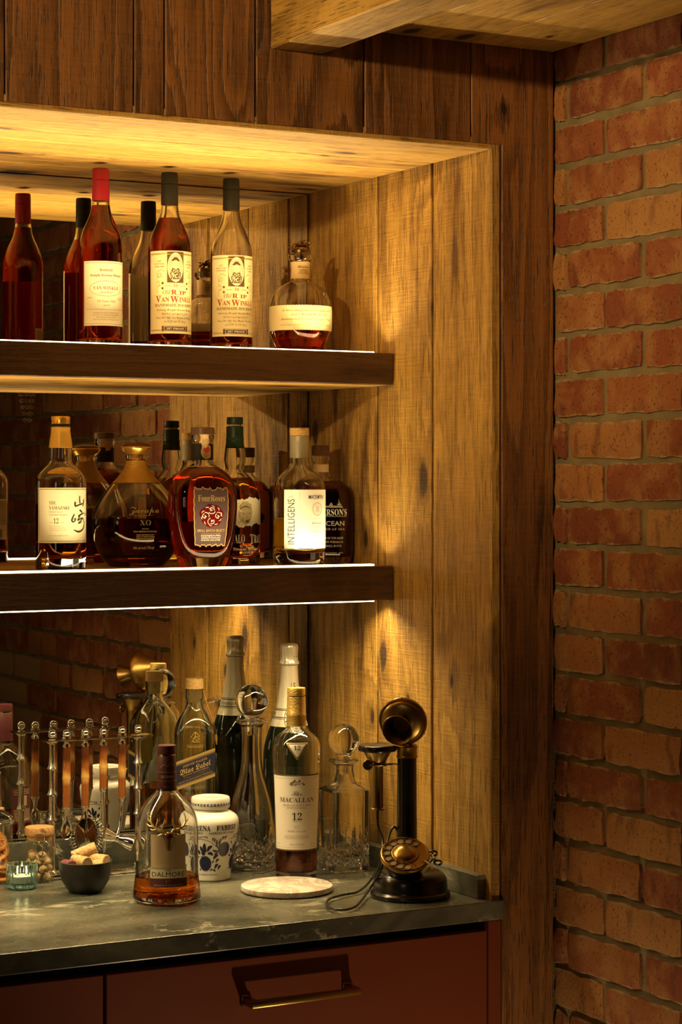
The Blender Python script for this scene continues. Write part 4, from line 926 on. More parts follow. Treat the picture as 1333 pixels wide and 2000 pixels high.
for base in (-.078, .0, .078):
    sunf(base-.0125, .0340, .0135); sunf(base+.0300, .0600, .0130)
    P.stroke([(base-.034, .078), (base-.018, .0800), (base-.002, .0760), (base+.012, .066), (base+.019, .058)], .0009, 'blueink')
    for x0, y0, x1, y1, w_ in ((-.010, .054, -.022, .067, .0062), (-.009, .056, -.012, .073, .0070), (-.007, .056, .004, .068, .0062), (-.007, .053, .006, .050, .0060), (-.011, .052, -.021, .055, .0052),
        (.017, .058, .004, .060, .0040), (.018, .060, .013, .078, .0040), (.020, .062, .022, .082, .0050), (.017, .056, .008, .052, .0038), (.006, .042, .018, .050, .0060), (.012, .036, .020, .042, .0046), (.010, .024, .019, .033, .0060), (.018, .022, .026, .030, .0050), (.006, .022, .012, .019, .0040),
        (.004, .034, .008, .040, .0030), (-.030, .060, -.024, .050, .0052), (-.031, .074, -.029, .068, .0030), (-.033, .048, -.027, .044, .0034), (.024, .078, .029, .085, .0046), (.030, .078, .034, .086, .0034), (-.028, .024, -.024, .020, .003), (-.001, .020, .006, .023, .003)): leaf(base+x0, y0, base+x1, y1, w_)
    for k in range(6): leaf(base-.022+.0034*k, .0805+.0012*(3-abs(k-3)), base-.0245+.0034*k, .0860, .0018)
    for k in range(3): leaf(base+.004+.0035*k, .0765-.003*k, base+.007+.004*k, .0835-.002*k, .0026)
    P.stroke([(base-.034, .050), (base-.026, .0465), (base-.018, .0480), (base-.012, .0530)], .0008, 'blueink')
P.text(bs('NET WEIGHT 230 G - BOLOGNA ITALIA'), -.006, .0120, .0022, 'blueink', w=.050)
P.build('painted_flowers', b.at, body, .0002, .0025, .004)
# ---------- square green-tinted whisky bottle with slanting blue label
b = Bottle('blended_whisky_bottle', 'square green-tinted whisky bottle with slanted blue and gold label', 380, .592, CT, 3)
JP = [(.0345, 0), (.0375, .002), (.0385, .006), (.0385, .236), (.0384, .250), (.0368, .262), (.0320, .276), (.0255, .288), (.0195, .298), (.0168, .306), (.0160, .316), (.0182, .3185), (.0186, .326), (.0182, .335), (.0165, .3365)]
def jn(z): return 7 if z < .25 else max(2, 7-5*(z-.25)/.045)
b.shell(JP, M['gglass'], level=.1280, lm=M['whisky'], base=.014, n=jn, t=.0036, seg=80)
b.part('cork_plug', [(.0110, .312), (.0118, .3375), (.012, .3380)], M['woodcap']); b.part('cap', [(.0165, .3372), (.0176, .3378), (.0176, .3550), (.0168, .3572), (.006, .3575)], M['woodcap'])
SL = .35; flat = lambda x, y, off: Vector((x, -.0386-off, .187+y+SL*x))
M['navy'] = mat('navy_label', (.009, .010, .030), .5)
lb = b.patch('slanted_label', .0375, -.0270, .0270, M['goldprint'], .0385, flat=flat, nx=6, ny=4, off=.0006); P = Print()
P.rect(-.0375, .0375, -.0205, .0205, 'navy'); P.rect(-.0375, .0375, .0215, .0220, 'brownink'); P.rect(-.0375, .0375, -.0220, -.0215, 'brownink'); P.rect(-.0375, .0375, .0185, .0189, 'goldprint', 1); P.rect(-.0375, .0375, -.0189, -.0185, 'goldprint', 1)
P.text(bs('JOHNNIE WALKER'), -.001, .0112, .0042, 'goldprint', w=.0470, lift=1, off=-.004); P.text(fra('Blue Label'), 0, -.0020, .0100, 'goldprint', w=.0590, lift=1, off=.012)
P.text(bs('BLENDED SCOTCH WHISKY'), .001, -.0062, .0022, 'goldprint', w=.0500, lift=1); P.lines(-.024, .028, [-.0095, -.0118], .0009, 'goldprint', 3); P.text(bs('BLEND OF OUR RAREST WHISKIES'), 0, -.0165, .0024, 'goldprint', w=.0640, lift=1)
b.art(P, lb, base=.0008, flat=flat, cutx=None)
sf = lambda x, y, off: Vector((-.0386-off, -.036+x, .170+y-.0))
bm = bmesh.new(); vs = [bm.verts.new((-.0392, -.034+q_[0], .187-SL*.0385+q_[1])) for q_ in ((0, -.027), (.030, -.0375), (.030, .0165), (0, .027))]; bm.faces.new(vs[::-1]); sl_ = mk('side_label', bm, M['goldprint'], b.root)
bm = bmesh.new(); vs = [bm.verts.new((-.0394, -.034+q_[0], .187-SL*.0385+q_[1])) for q_ in ((.001, -.0205), (.0290, -.0303), (.0290, .0105), (.001, .0205))]; bm.faces.new(vs[::-1]); mk('blue_field', bm, M['navy'], sl_)
ff = lambda x, y, off: Vector((x, -b.rf(y)-off, y)); P = Print()
r = random.Random(3)
for k in range(34): P.disc(r.uniform(-.0085, .0085), r.uniform(.2395, .2500), .0011, .0009, 'goldprint', 7)
P.stroke([(-.008, .2490), (-.0045, .2540), (0, .2572), (.0045, .2540), (.008, .2490)], .0010, 'goldprint'); P.stroke([(0, .250), (0, .2585)], .0012, 'goldprint'); P.rect(-.0085, .0085, .2384, .2392, 'goldprint'); P.rect(-.017, .017, .2325, .2331, 'goldprint'); P.lines(-.015, .015, [.2290], .0012, 'goldprint', 2)
P.build('gold_crest', ff, b.root, .0005)
cp = crom([(.0165, -.008, .3330), (.0200, -.012, .3200), (.0275, -.020, .2950), (.0365, -.026, .2680), (.0400, -.028, .2520)], 6)
o = mk('tassel_cord', tube(cp, .0009, 6), M['brassd'], b.root); o2 = mk('tassel', tube([(.0400, -.028, .2520), (.0406, -.028, .2440), (.0412, -.028, .2320)], [.0018, .0030, .0008], 8), M['gold'], b.root)
# ---------- champagne
b = Bottle('champagne_bottle', 'dark green champagne bottle with silver foil neck, behind the tall bottles', 565, .5665, CT, 25)
CP = [(.0460, 0), (.0500, .003), (.0510, .010), (.0510, .190), (.0505, .206), (.0480, .224), (.0420, .245), (.0335, .268), (.0265, .292), (.0215, .320), (.0180, .345), (.0165, .375), (.0160, .400), (.0155, .412)]
p = chaikin(CP, 2); b.prof = p; b.rf = interp(p); b.sx = b.sy = 1; b.n = 2; b.ref = .0300
M['darkgreen'] = mat('dark_green_glass', (.006, .011, .005), .04, 0, Specular_IOR_Level=.7)
o = mk('glass_body', solid(p, seg=56), M['darkgreen'], b.root); smooth(o, 40); gb = o
q = NT('silver_foil'); tc = q.n('ShaderNodeTexCoord').outputs['Object']; n1 = q.noise(q.mapping(tc, (90, 90, 26)), 1, 3, .6); M['foil'] = q.P(Base_Color=(.88, .80, .60), Metallic=.45, Roughness=.28, Normal=q.bump(n1, .5, .003))
fp = [(r+.0006, z) for r, z in p if .2555 < z < .3790]
o = mk('neck_foil', lathe([(fp[0][0]-.0006, fp[0][1])]+fp, 56), M['foil'], b.root); smooth(o, 50)
def crumple(t, z, r): return .0009*noise.noise(Vector((cos(t)*3, sin(t)*3, z*70)))+.0005*sin(t*14+z*90)
cap = lathe([(.0166, .3785), (.0192, .3790), (.0198, .3815), (.0188, .3840), (.0172, .3870), (.0168, .3950), (.0172, .4010), (.0178, .4070), (.0178, .4130), (.0165, .4175), (.0120, .4200), (0, .4208)], 64, disp=lambda t, z, r: crumple(t, z, r)*(1 if r > .001 else 0))
o = mk('foil_hood', cap, M['foil'], b.root); smooth(o, 60); o['label'] = 'crumpled silver foil hood over the cork'
P = Print(); R_ = .030
for yy, t_ in ((.2935, .0009), (.2905, .0016), (.2765, .0016), (.2740, .0009)): P.rect(-.094, .094, yy, yy+t_, 'ink')
for xx in (-.064, .064): P.text(bs('CHAMPAGNE'), xx, .2805, .0060, 'ink', w=.042)
P.disc(0, .2770, .0225, .0300, 'foilink' if False else 'whiteink', 40, 1); P.ring(0, .2770, .0222, .0296, .0012, 'ink', 48, lift=2); P.ring(0, .2770, .0165, .0220, .0008, 'ink', 40, lift=2); P.disc(0, .2790, .0105, .0130, 'greyink', 24, 2); P.disc(0, .2790, .0080, .0100, 'whiteink', 24, 3)
for k in range(22): a_ = k*2*pi/22; P.rect(.0193*cos(a_)-.0009, .0193*cos(a_)+.0009, .2770+.0258*sin(a_)-.0014, .2770+.0258*sin(a_)+.0014, 'ink', 3)
for k in range(6): P.stroke([(-.008+.003*k, .2600), (-.006+.0026*k, .2640), (-.007+.0028*k, .2560)], .0012, 'ink', 3, lift=3)
P.text('LF', 0, .3300, .0140, 'ink', w=.013, off=-.01)
P.build('foil_print', b.at, o, .0011, .0025, .004)
# ---------- cut crystal decanters
def cuts(z0, z1, n, depth, top):
    def f(t, z, r):
        if z < z0 or z > top: return 0
        a = t*n/(2*pi)
        if z < z1:
            p = (z-z0)/(z1-z0)*2.0; d = 0
            for s in (1, -1):
                q = abs(((a+s*p) % 1)-.5)*2; d = max(d, max(0, 1-(1-q)*3.2))
            q = abs((a % 1)-.5)*2; d = max(d, .7*max(0, 1-(1-q)*5)*(1 if p % 1 > .4 else 0)); return -depth*d
        q = abs((a % 1)-.5)*2; h = (z-z1)/(top-z1); return -depth*max(0, 1-(1-q)*(3.0+6*h))*(1-h)
    return f
def zdense(prof, z0, z1, dz):
    f = interp(prof); out = [p for p in prof if p[1] < z0]; z = z0
    while z < z1: out.append((f(z), z)); z += dz
    return out+[p for p in prof if p[1] >= z1]
def decanter(label, u, Y, prof, innr, n=2, seg=144, cut=None, ballr=.031, ballz=.330, zs=(.02, .12), a=0, rz=None, lip=None, baset=.016):
    b = Bottle('crystal_decanter', label, u, Y, CT, a, cat='decanter')
    if rz is not None: b.root.rotation_euler.z = rz
    p = chaikin(prof, 2); b.prof = p; b.rf = interp(p); pz = zdense(p, zs[0], zs[1], .0018)
    ip = [(max(r-innr, .007), z) for r, z in p if z > baset+.004]
    loop = [(0, .0025), (pz[0][0]*.7, .0020)]+pz+[(ip[-1][0], pz[-1][1])]+ip[::-1]+[(ip[0][0]*.85, baset+.0012), (ip[0][0]*.4, baset), (0, baset)]
    nn = n if callable(n) else (lambda z: n)
    zi = set()
    def disp(t, z, r):
        return cut(t, z, r) if (cut and r > b.rf(z)-.0004) else 0
    o = mk('decanter_body', lathe(loop, seg, n=nn, disp=disp), M['crystal'], b.root); smooth(o, 25)
    s = ballz; R = ballr; zt = p[-1][1]
    bp = [(.0085, zt-.030), (.0105, zt+.0006), (.0135, zt+.0010), (.0130, s-R*1.02), (.0145, s-R*.93)]+[(R*cos(x), s+R*sin(x)) for x in [radians(q) for q in range(-58, 90, 7)]]+[(0, s+R)]
    st = mk('ball_stopper', solid(bp, seg=72, disp=lambda t, z, r: -.0016*max(0, sin(6*t+0*z))*max(0, (z-s)/R)*(r/R) if z > s else 0), M['crystal'], b.root); smooth(st, 30); st['label'] = 'round cut crystal ball stopper'
    return b
D1 = [(.0380, 0), (.0420, .002), (.0440, .008), (.0446, .030), (.0448, .060), (.0440, .085), (.0415, .110), (.0370, .135), (.0300, .158), (.0235, .178), (.0200, .200), (.0186, .225), (.0184, .262), (.0200, .275), (.0290, .2795), (.0306, .2830), (.0300, .2855), (.0280, .2865)]
decanter('tall round cut crystal decanter with ball stopper, left of the white-labelled malt', 492, .477, D1, .0060, cut=cuts(.012, .058, 9, .0042, .098), ballz=.3205, ballr=.0312, zs=(.010, .100), a=0)
D2 = [(.0375, 0), (.0382, .003), (.0386, .010), (.0386, .140), (.0386, .1475), (.0380, .1510), (.0345, .1535), (.0270, .1580), (.0225, .165), (.0205, .174), (.0185, .184), (.0180, .196), (.0205, .2010), (.0275, .2045), (.0284, .2070), (.0275, .2095), (.0200, .2110)]
def d2n(z): return 10 if z < .1530 else max(2, 10-8*(z-.1530)/.010)
decanter('square cut crystal decanter with ball stopper, left of the telephone', 672, .400, D2, .0085, n=d2n, seg=160, cut=cuts(.012, .045, 12, .0038, .085), ballr=.0298, ballz=.2465, zs=(.010, .088), rz=radians(-3), baset=.026)
# ---------- tapered malt bottle with white label
b = Bottle('malt_whisky_bottle', 'tapered whisky bottle with textured gold neck and large white label', 579, .372, CT, 2)
MP = [(.0365, 0), (.0385, .002), (.0388, .008), (.0392, .060), (.0412, .130), (.0434, .190), (.0450, .232), (.0451, .243), (.0438, .252), (.0400, .259), (.0320, .266), (.0235, .272), (.0182, .278), (.0168, .286), (.0162, .330)]
b.shell(MP, M['glass'], level=.100, lm=M['darkwhisky'], base=.010, t=.0032)
q = NT('hammered_gold_foil'); tc = q.n('ShaderNodeTexCoord').outputs['Object']; vo = q.n('ShaderNodeTexVoronoi', {'Vector': q.mapping(tc, (1, 1, 1.6)), 'Scale': 300.}); M['hammer'] = q.P(Base_Color=(.50, .33, .085), Metallic=.55, Roughness=.4, Normal=q.bump(vo.outputs[0], .5, .0012))
b.part('foil_sleeve', [(.0175, .2815), (.0186, .2820), (.0181, .2990), (.0184, .3000), (.0184, .3040), (.0180, .3050), (.0171, .3360), (.0165, .3365)], M['hammer'])
b.part('cap', [(.0160, .3380), (.0171, .3385), (.0172, .3500), (.0166, .3525), (.006, .3530)], M['hammer'])
lb = b.patch('front_label', .0530, .0540, .1955, M['offwhite'], .0420, ny=14); b.ref = .0420; P = Print()
for yy in (.1930, .0540): P.rect(-.0528, .0528, yy, yy+.0026, 'brownink')
P.rect(-.0500, .0500, .0605, .0608, 'brownink'); P.rect(-.0500, .0500, .1885, .1888, 'brownink'); P.rect(-.0500, -.0497, .0605, .1888, 'brownink'); P.rect(.0497, .0500, .0605, .1888, 'brownink')
r = random.Random(8)
for k in range(18): P.disc(-.0125+r.uniform(0, .025), .1795+r.uniform(-.0035, .003), .0022, .0016, 'brownink' if k % 2 else 'greyink', 9, 1)
P.rect(-.0060, .0060, .1770, .1835, 'greyink', 2); P.rect(-.0055, -.0030, .1830, .1865, 'ink', 3); P.rect(.0030, .0055, .1830, .1865, 'ink', 3)
for k in range(3): P.rect(-.004+.0033*k, -.0026+.0033*k, .1785, .1815, 'offwhite', 4)
P.text(scr('The'), 0, .1570, .0090, 'brownink', w=.0190, off=-.012); P.text(bs('MACALLAN'), 0, .1445, .0088, 'brownink', w=.0690, off=-.010)
P.text(bs('HIGHLAND SINGLE MALT'), 0, .1372, .0036, 'greyink', w=.0560, off=-.018); P.text(bs('SCOTCH WHISKY'), 0, .1322, .0036, 'greyink', w=.0390, off=-.018)
P.text(bs('12'), 0, .1115, .0135, 'ink', w=.0190, off=-.014); P.text(bs('YEARS OLD'), 0, .1082, .0018, 'greyink', w=.0165); P.frame(-.0040, .0040, .0965, .1005, .0006, 'greyink'); P.text(bs('SHERRY OAK CASK'), 0, .0890, .0034, 'greyink', w=.0370, off=-.018)
for t, yy, w in (('EXCLUSIVELY MATURED IN HAND PICKED', .0815, .048), ('SHERRY SEASONED OAK CASKS FROM JEREZ', .0790, .052), ('SPAIN FOR RICHNESS AND COMPLEXITY', .0765, .048), ('DISTILLED AND BOTTLED IN SCOTLAND', .0665, .027), ('PRODUCT OF SCOTLAND', .0640, .030)): P.text(bs(t), 0, yy, .0017, 'greyink', w=w, off=-.01)
P.text(bs('43% ALC/VOL'), .037, .0655, .0020, 'greyink', w=.016); P.text(bs('750 ML'), -.041, .0655, .0020, 'greyink', w=.010)
b.art(P, lb)
tri = lambda s, cy_: [(-.0205*s, cy_+.0125*s), (.0205*s, cy_+.0125*s), (.0012*s, cy_-.0180*s), (-.0012*s, cy_-.0180*s)]
P = Print(); P.poly(tri(1, .2420), 'goldprint'); P.poly(tri(.86, .2420), 'brownink', 1); P.poly(tri(.76, .2420), 'offwhite', 2); P.text(bs('12'), 0, .2415, .0080, 'ink', w=.0115, off=-.014, lift=3)
P.build('neck_triangle_label', b.at, b.root, .0004, .002, .002)
# ---------- marble serving board
pm = onT(555, 1737.5); bd = mk('marble_board', solid([(.078, 0), (.0815, .0012), (.0830, .0035), (.0830, .0085), (.0822, .0105), (.0800, .0115)], seg=80), None, None, loc=(-.4045, .2560, CT+.0004)); smooth(bd, 30)
q = NT('white_marble'); tc = q.n('ShaderNodeTexCoord').outputs['Object']; n1 = q.noise(tc, 9, 5, .65, 1.2); n2 = q.noise(tc, 30, 4, .6, .8)
M['marble'] = q.P(Base_Color=q.mix(q.step(q.math('ABSOLUTE', q.math('ADD', n1, -.5)), .0, .07), (.62, .51, .43), q.mix(q.math('MULTIPLY', q.step(n2, .5, .75), .5), (.85, .80, .72), (.66, .56, .49))), Roughness=.25)
bd.data.materials.append(M['marble']); tag(bd, 'round white marble serving board on the worktop before the tall decanter', 'board')
# ---------- black bowl of corks
bp_ = onT(167, 1741.5); bw = mk('black_bowl', solid([(.026, 0), (.029, .0010), (.0345, .008), (.0425, .021), (.0468, .037), (.0478, .052), (.0480, .0555), (.0462, .0560), (.0455, .0530), (.0445, .038), (.0400, .023), (.0310, .010), (.020, .006), (0, .005)], seg=64), M['bowl'], None, loc=(bp_.x, bp_.y, CT+.0004)); smooth(bw, 40)
tag(bw, 'small matt black bowl holding wine corks', 'bowl')
ck = bmesh.new(); ck = solid([(.0100, -.0225), (.0110, -.0215), (.0112, 0), (.0110, .0215), (.0100, .0225)], seg=20); ckm = bpy.data.meshes.new('wine_cork'); ck.to_mesh(ckm); ck.free(); ckm.materials.append(M['cork']); smooth(ckm, 40)
stain = mat('wine_stain', (.16, .045, .050), .8)
rr = Vector((cos(phi(167)), -sin(phi(167)), 0)); fw = Vector((sin(phi(167)), cos(phi(167)), 0))
for i, (dx, dy, dz, dirx, diry, dirz, st, lab) in enumerate((
    (-.002, .010, .0690, .9, .1, .34, 0, 'pale wine cork lying topmost across the black bowl'), (-.008, -.019, .0570, .50, -.80, .02, 1, 'wine cork pointing its tan end forward in the bowl'),
    (.021, .002, .0565, .70, -.60, .0, 0, 'wine cork at the right side of the black bowl'), (.010, -.022, .0485, .9, -.1, .12, 0, 'wine cork low at the front rim of the black bowl'), (-.030, -.008, .0480, .3, -.9, .1, 2, 'wine stained purple cork at the left of the bowl'),
    (.000, .020, .0440, .9, .3, 0, 0, 'wine cork buried at the back of the black bowl'))):
    o = link(bpy.data.objects.new('wine_cork', ckm)); o.location = Vector((bp_.x, bp_.y, CT+dz))+rr*dx+fw*dy
    d = (rr*dirx+fw*diry+Vector((0, 0, dirz))).normalized(); o.rotation_euler = d.to_track_quat('Z', 'Y').to_euler(); tag(o, lab, 'cork', 'wine corks in the black bowl')
    if st == 2: o.data = ckm.copy(); o.data.materials[0] = stain
# ---------- tealight in a fluted teal glass
vp = onT(43, 1735); vt = thing('tealight_holder', 'small fluted teal glass with a burning tealight candle', 'candle', (vp.x, vp.y, CT+.0004))
M['teal'] = glass('teal_glass', (.84, .94, .95), 1.45); M['wax'] = mat('white_wax', (.85, .80, .68), .5, 0, Subsurface_Weight=.4, Subsurface_Radius=(.02, .012, .006))
flu = lambda t, z, r: .0009*cos(t*26)
o = mk('fluted_glass', lathe([(0, .0010), (.0240, .0010), (.0268, .0030), (.0272, .008), (.0274, .0445), (.0262, .0450), (.0250, .0440), (.0246, .012), (.0225, .0095), (0, .0095)], 156, disp=lambda t, z, r: flu(t, z, r) if r > .0262 else 0), M['teal'], vt); smooth(o, 25)
o = mk('candle_wax', solid([(.0205, .0102), (.0215, .0110), (.0215, .0225), (.0205, .0235), (.0060, .0228)], seg=40), M['wax'], vt); smooth(o, 35)
mk('wick', tube([(0, 0, .0228), (.0004, 0, .0265), (.0012, 0, .0285)], .0006, 6), M['black'], vt)
M['flame'] = NT('flame').P(Base_Color=(1, .7, .3), Emission_Color=(1, .72, .30), Emission_Strength=22.)
o = mk('flame', solid(chaikin([(.0003, .0262), (.0026, .0290), (.0030, .0320), (.0017, .0375), (.0003, .0420)], 2), seg=16), M['flame'], vt); smooth(o)
# ---------- small cork-lidded jar of pistachios
jp = onT(77, 1722); jr = thing('pistachio_jar', 'small clip-top glass jar with cork lid, full of pistachios', 'jar', (jp.x, jp.y, CT+.0004), -phi(77))
o = mk('jar_glass', lathe([(0, .0010), (.0230, .0008), (.0255, .0030), (.0258, .0080), (.0258, .0640), (.0250, .0690), (.0255, .0710), (.0268, .0725), (.0268, .0760), (.0256, .0775), (.0238, .0775), (.0236, .0690), (.0243, .0640), (.0243, .0060), (.0225, .0035), (0, .0032)], 56), M['jarglass'], jr); smooth(o, 35)
o = mk('wooden_lid', solid([(.0228, .0780), (.0232, .0862), (.0262, .0866), (.0270, .0885), (.0270, .0985), (.0258, .1010), (.0100, .1018)], seg=48), M['lidwood'], jr); smooth(o, 35)
w_ = [(-.0085, -.0285, .0735), (-.0095, -.0290, .0825), (-.0070, -.0285, .0900), (0, -.0283, .0915), (.0070, -.0285, .0900), (.0095, -.0290, .0825), (.0085, -.0285, .0735)]
o = mk('wire_clasp', tube(crom(w_, 5), .0010, 8), M['chrome'], jr); tube(crom([(-.0062, -.0275, .0745), (-.0058, -.0285, .0560), (0, -.0290, .0470), (.0058, -.0285, .0560), (.0062, -.0275, .0745)], 5), .0009, 8, bm=(bb := bmesh.new())); tube([(-.011, -.0278, .0745), (.011, -.0278, .0745)], .0014, 8, bm=bb); mk('wire_lever', bb, M['chrome'], jr)
nm = bmesh.new(); bmesh.ops.create_icosphere(nm, subdivisions=3, radius=1)
for v in nm.verts:
    d = max(0, 1-abs(v.co.x)*4.5)*(1 if v.co.z > .1 else 0); v.co = Vector((v.co.x*.0066, v.co.y*.0068*(1-.25*max(0, v.co.z)), v.co.z*.0094)); v.co -= v.co.normalized()*d*.0016
nme = bpy.data.meshes.new('pistachio_nut'); nm.to_mesh(nme); nm.free(); nme.materials.append(cork('pistachio_shell', (.42, .28, .13), (.68, .52, .30))); smooth(nme, 180)
r = random.Random(12); spots = []
for lv in range(4):
    for k in range(5):
        a_ = lv*.6+k*2*pi/5+.35; spots.append((.0155*cos(a_), .0155*sin(a_), .0125+lv*.0128+r.uniform(-.001, .001)))
    if lv % 2 == 0: spots.append((0, 0, .0125+lv*.0128))
for x, y, z in spots[:20]:
    o = link(bpy.data.objects.new('pistachio_nut', nme)); o.location = (jp.x+x, jp.y+y, CT+z); o.rotation_euler = (r.uniform(0.9, 2.2), r.uniform(-.8, .8), r.uniform(0, 6.28)); tag(o, 'pistachio nut piled in the small cork-lidded jar', 'nut', 'pistachios in the small jar')
# ---------- glass jar of dried orange slices, cut by the picture edge
op = onT(-19, 1723); oj = thing('orange_slice_jar', 'clear lidded glass jar of dried orange slices at the left edge', 'jar', (op.x, op.y, CT+.0004))
o = mk('jar_glass', lathe([(0, .0010), (.0370, .0008), (.0405, .0030), (.0410, .0080), (.0410, .1020), (.0405, .1080), (.0390, .1080), (.0392, .1020), (.0394, .0070), (.0370, .0040), (0, .0036)], 64), M['jarglass'], oj); smooth(o, 35)
o = mk('glass_lid', lathe([(0, .1200), (.0360, .1110), (.0440, .1088), (.0462, .1100), (.0465, .1130), (.0420, .1190), (.0280, .1290), (.0120, .1330), (.0100, .1360), (.0140, .1420), (.0120, .1480), (0, .1495)], 64), M['glass'], oj); smooth(o, 35)
M['rind'] = cork('dried_orange_rind', (.50, .17, .025), (.66, .30, .05)); M['flesh'] = cork('dried_orange_flesh', (.60, .16, .015), (.78, .30, .04)); M['pith'] = mat('pale_pith', (.72, .50, .20), .7)
def oslice(loc, rot, lab):
    s = thing('dried_orange_slice', lab, 'orange slice', loc, 0, 'dried orange slices in the jar'); s.rotation_euler = rot; R_ = .0300
    bm = bmesh.new(); tube([(R_*cos(a_)*(1+.03*sin(a_*3)), R_*sin(a_), .0012*sin(a_*2)) for a_ in [2*pi*k/28 for k in range(28)]], .0022, 8, True, bm); mk('rind', bm, M['rind'], s)
    mk('pith', solid([(.0284, -.0009), (.0284, .0009)], seg=28), M['pith'], s)
    bm = bmesh.new()
    for k in range(9):
        a0, a1 = 2*pi*k/9+.07, 2*pi*(k+1)/9-.07; am = (a0+a1)/2; pts = [(.0045*cos(am), .0045*sin(am))]+[(.0262*cos(a0+(a1-a0)*q_/4), .0262*sin(a0+(a1-a0)*q_/4)) for q_ in range(5)]
        for zz in (.0016, -.0016):
            top = [bm.verts.new((x, y, zz)) for x, y in pts]; bot = [bm.verts.new((x, y, zz*.3)) for x, y in pts]
            bm.faces.new(top if zz > 0 else top[::-1])
            for q_ in range(6): n_ = (q_+1) % 6; bm.faces.new((top[q_], bot[q_], bot[n_], top[n_]))
    f_ = mk('flesh_segments', bm, M['flesh'], s)
    return s
pos = [((.002, -.003, .012), (.12, .1, 0), 'dried orange slice lowest in the glass jar'), ((.003, .002, .026), (.30, .1, 1), 'dried orange slice second from the jar bottom'), ((.003, -.002, .043), (.50, .12, .2), 'dried orange slice leaning at the middle of the jar'), ((.003, -.001, .061), (.60, .1, -.2), 'dried orange slice tilted above the middle of the jar'), ((.002, .0, .079), (.56, .15, .1), 'topmost dried orange slice under the glass lid')]
for l_, r_, lab in pos: oslice((op.x+l_[0], op.y+l_[1], CT+l_[2]), r_, lab)
# ---------- hanging bar tool rack
x0, d0 = onY(102, .605); x1, d1 = onY(270, .605); xc = (x0+x1)/2; hx = (x1-x0)/2
rk = thing('bar_tool_rack', 'silver bamboo-style rack hung with amber handled bar tools', 'rack', (xc, .605, CT+.0004))
M['silverbark'] = None
q = NT('hammered_silver'); tc = q.n('ShaderNodeTexCoord').outputs['Object']; n1 = q.noise(tc, 380, 2); M['silverbark'] = q.P(Base_Color=(.80, .76, .66), Metallic=1., Roughness=.2, Normal=q.bump(n1, .35, .0009))
o = mk('base_plate', boxm(-hx-.030, hx+.030, -.050, .040, .0005, .009, .0025, 2), M['chrome'], rk); smooth(o, 40)
H = .252
def bamboo(h, r, n, flare=.35):
    p = []
    for i in range(n):
        z0 = h*i/n; z1 = h*(i+1)/n; p += [(r*.96, z0+.004), (r*.90, (z0+z1)/2), (r*.96, z1-.006), (r*(1+flare), z1-.0030), (r*(1+flare*.9), z1-.001)]
    return p
for x in (-hx, hx):
    o = mk('bamboo_post', solid([(.009, .0)]+bamboo(H-.010, .0066, 5, .5)+[(.0058, H-.006)], seg=24), M['silverbark'], rk, loc=(x, 0, .009)); smooth(o, 45)
    k = bmesh.new(); ball(k, (0, 0, 0), .0080, 3); o = mk('post_knob', k, M['chrome'], rk, loc=(x, 0, H+.0125)); smooth(o, 180)
o = mk('top_rail', boxm(-hx-.017, hx+.026, -.016, .016, H-.0010, H+.0016, .0008), M['chrome'], rk)
def bamboo_mat():
    q = NT('amber_bamboo'); tc = q.n('ShaderNodeTexCoord').outputs['Object']; z = q.n('ShaderNodeSeparateXYZ', {0: tc}).outputs[2]; oi = q.n('ShaderNodeObjectInfo').outputs['Random']
    n1 = q.noise(q.mapping(tc, (220, 220, 14)), 1, 3); n2 = q.noise(q.mapping(tc, (80, 80, 22)), 1, 2)
    d = q.math('ADD', z, q.math('MULTIPLY', q.math('ADD', n2, -.5), .022)); g = q.math('SUBTRACT', 1.0, q.step(q.math('ABSOLUTE', q.math('ADD', d, -.004)), .002, .017))
    c = q.mix(n1, (.20, .055, .010), (.34, .110, .022)); c = q.mix(q.math('MULTIPLY', g, .8), c, (.66, .37, .10)); dk = q.step(z, .022, .040); c = q.mix(dk, c, (.085, .022, .008))
    return q.P(Base_Color=c, Roughness=.18, Coat_Weight=.6, Coat_Roughness=.05)
M['bamboo'] = bamboo_mat()
rows = ((130, .113, 'spoon'), (166.5, .113, 'strain'), (202, .082, 'pick'), (238.5, .102, 'jig'))
TOOLS = {'spoon': ('bar_spoon', 'short oval bar spoon with amber bamboo handle, leftmost on the rack', 'bar spoon'), 'strain': ('cocktail_strainer', 'cocktail strainer with coil spring and amber handle on the rack', 'strainer'),
         'pick': ('bar_knife', 'slim bar knife with short amber bamboo handle on the rack', 'bar knife'), 'jig': ('double_jigger', 'double jigger hanging from amber bamboo handle, rightmost on the rack', 'jigger')}
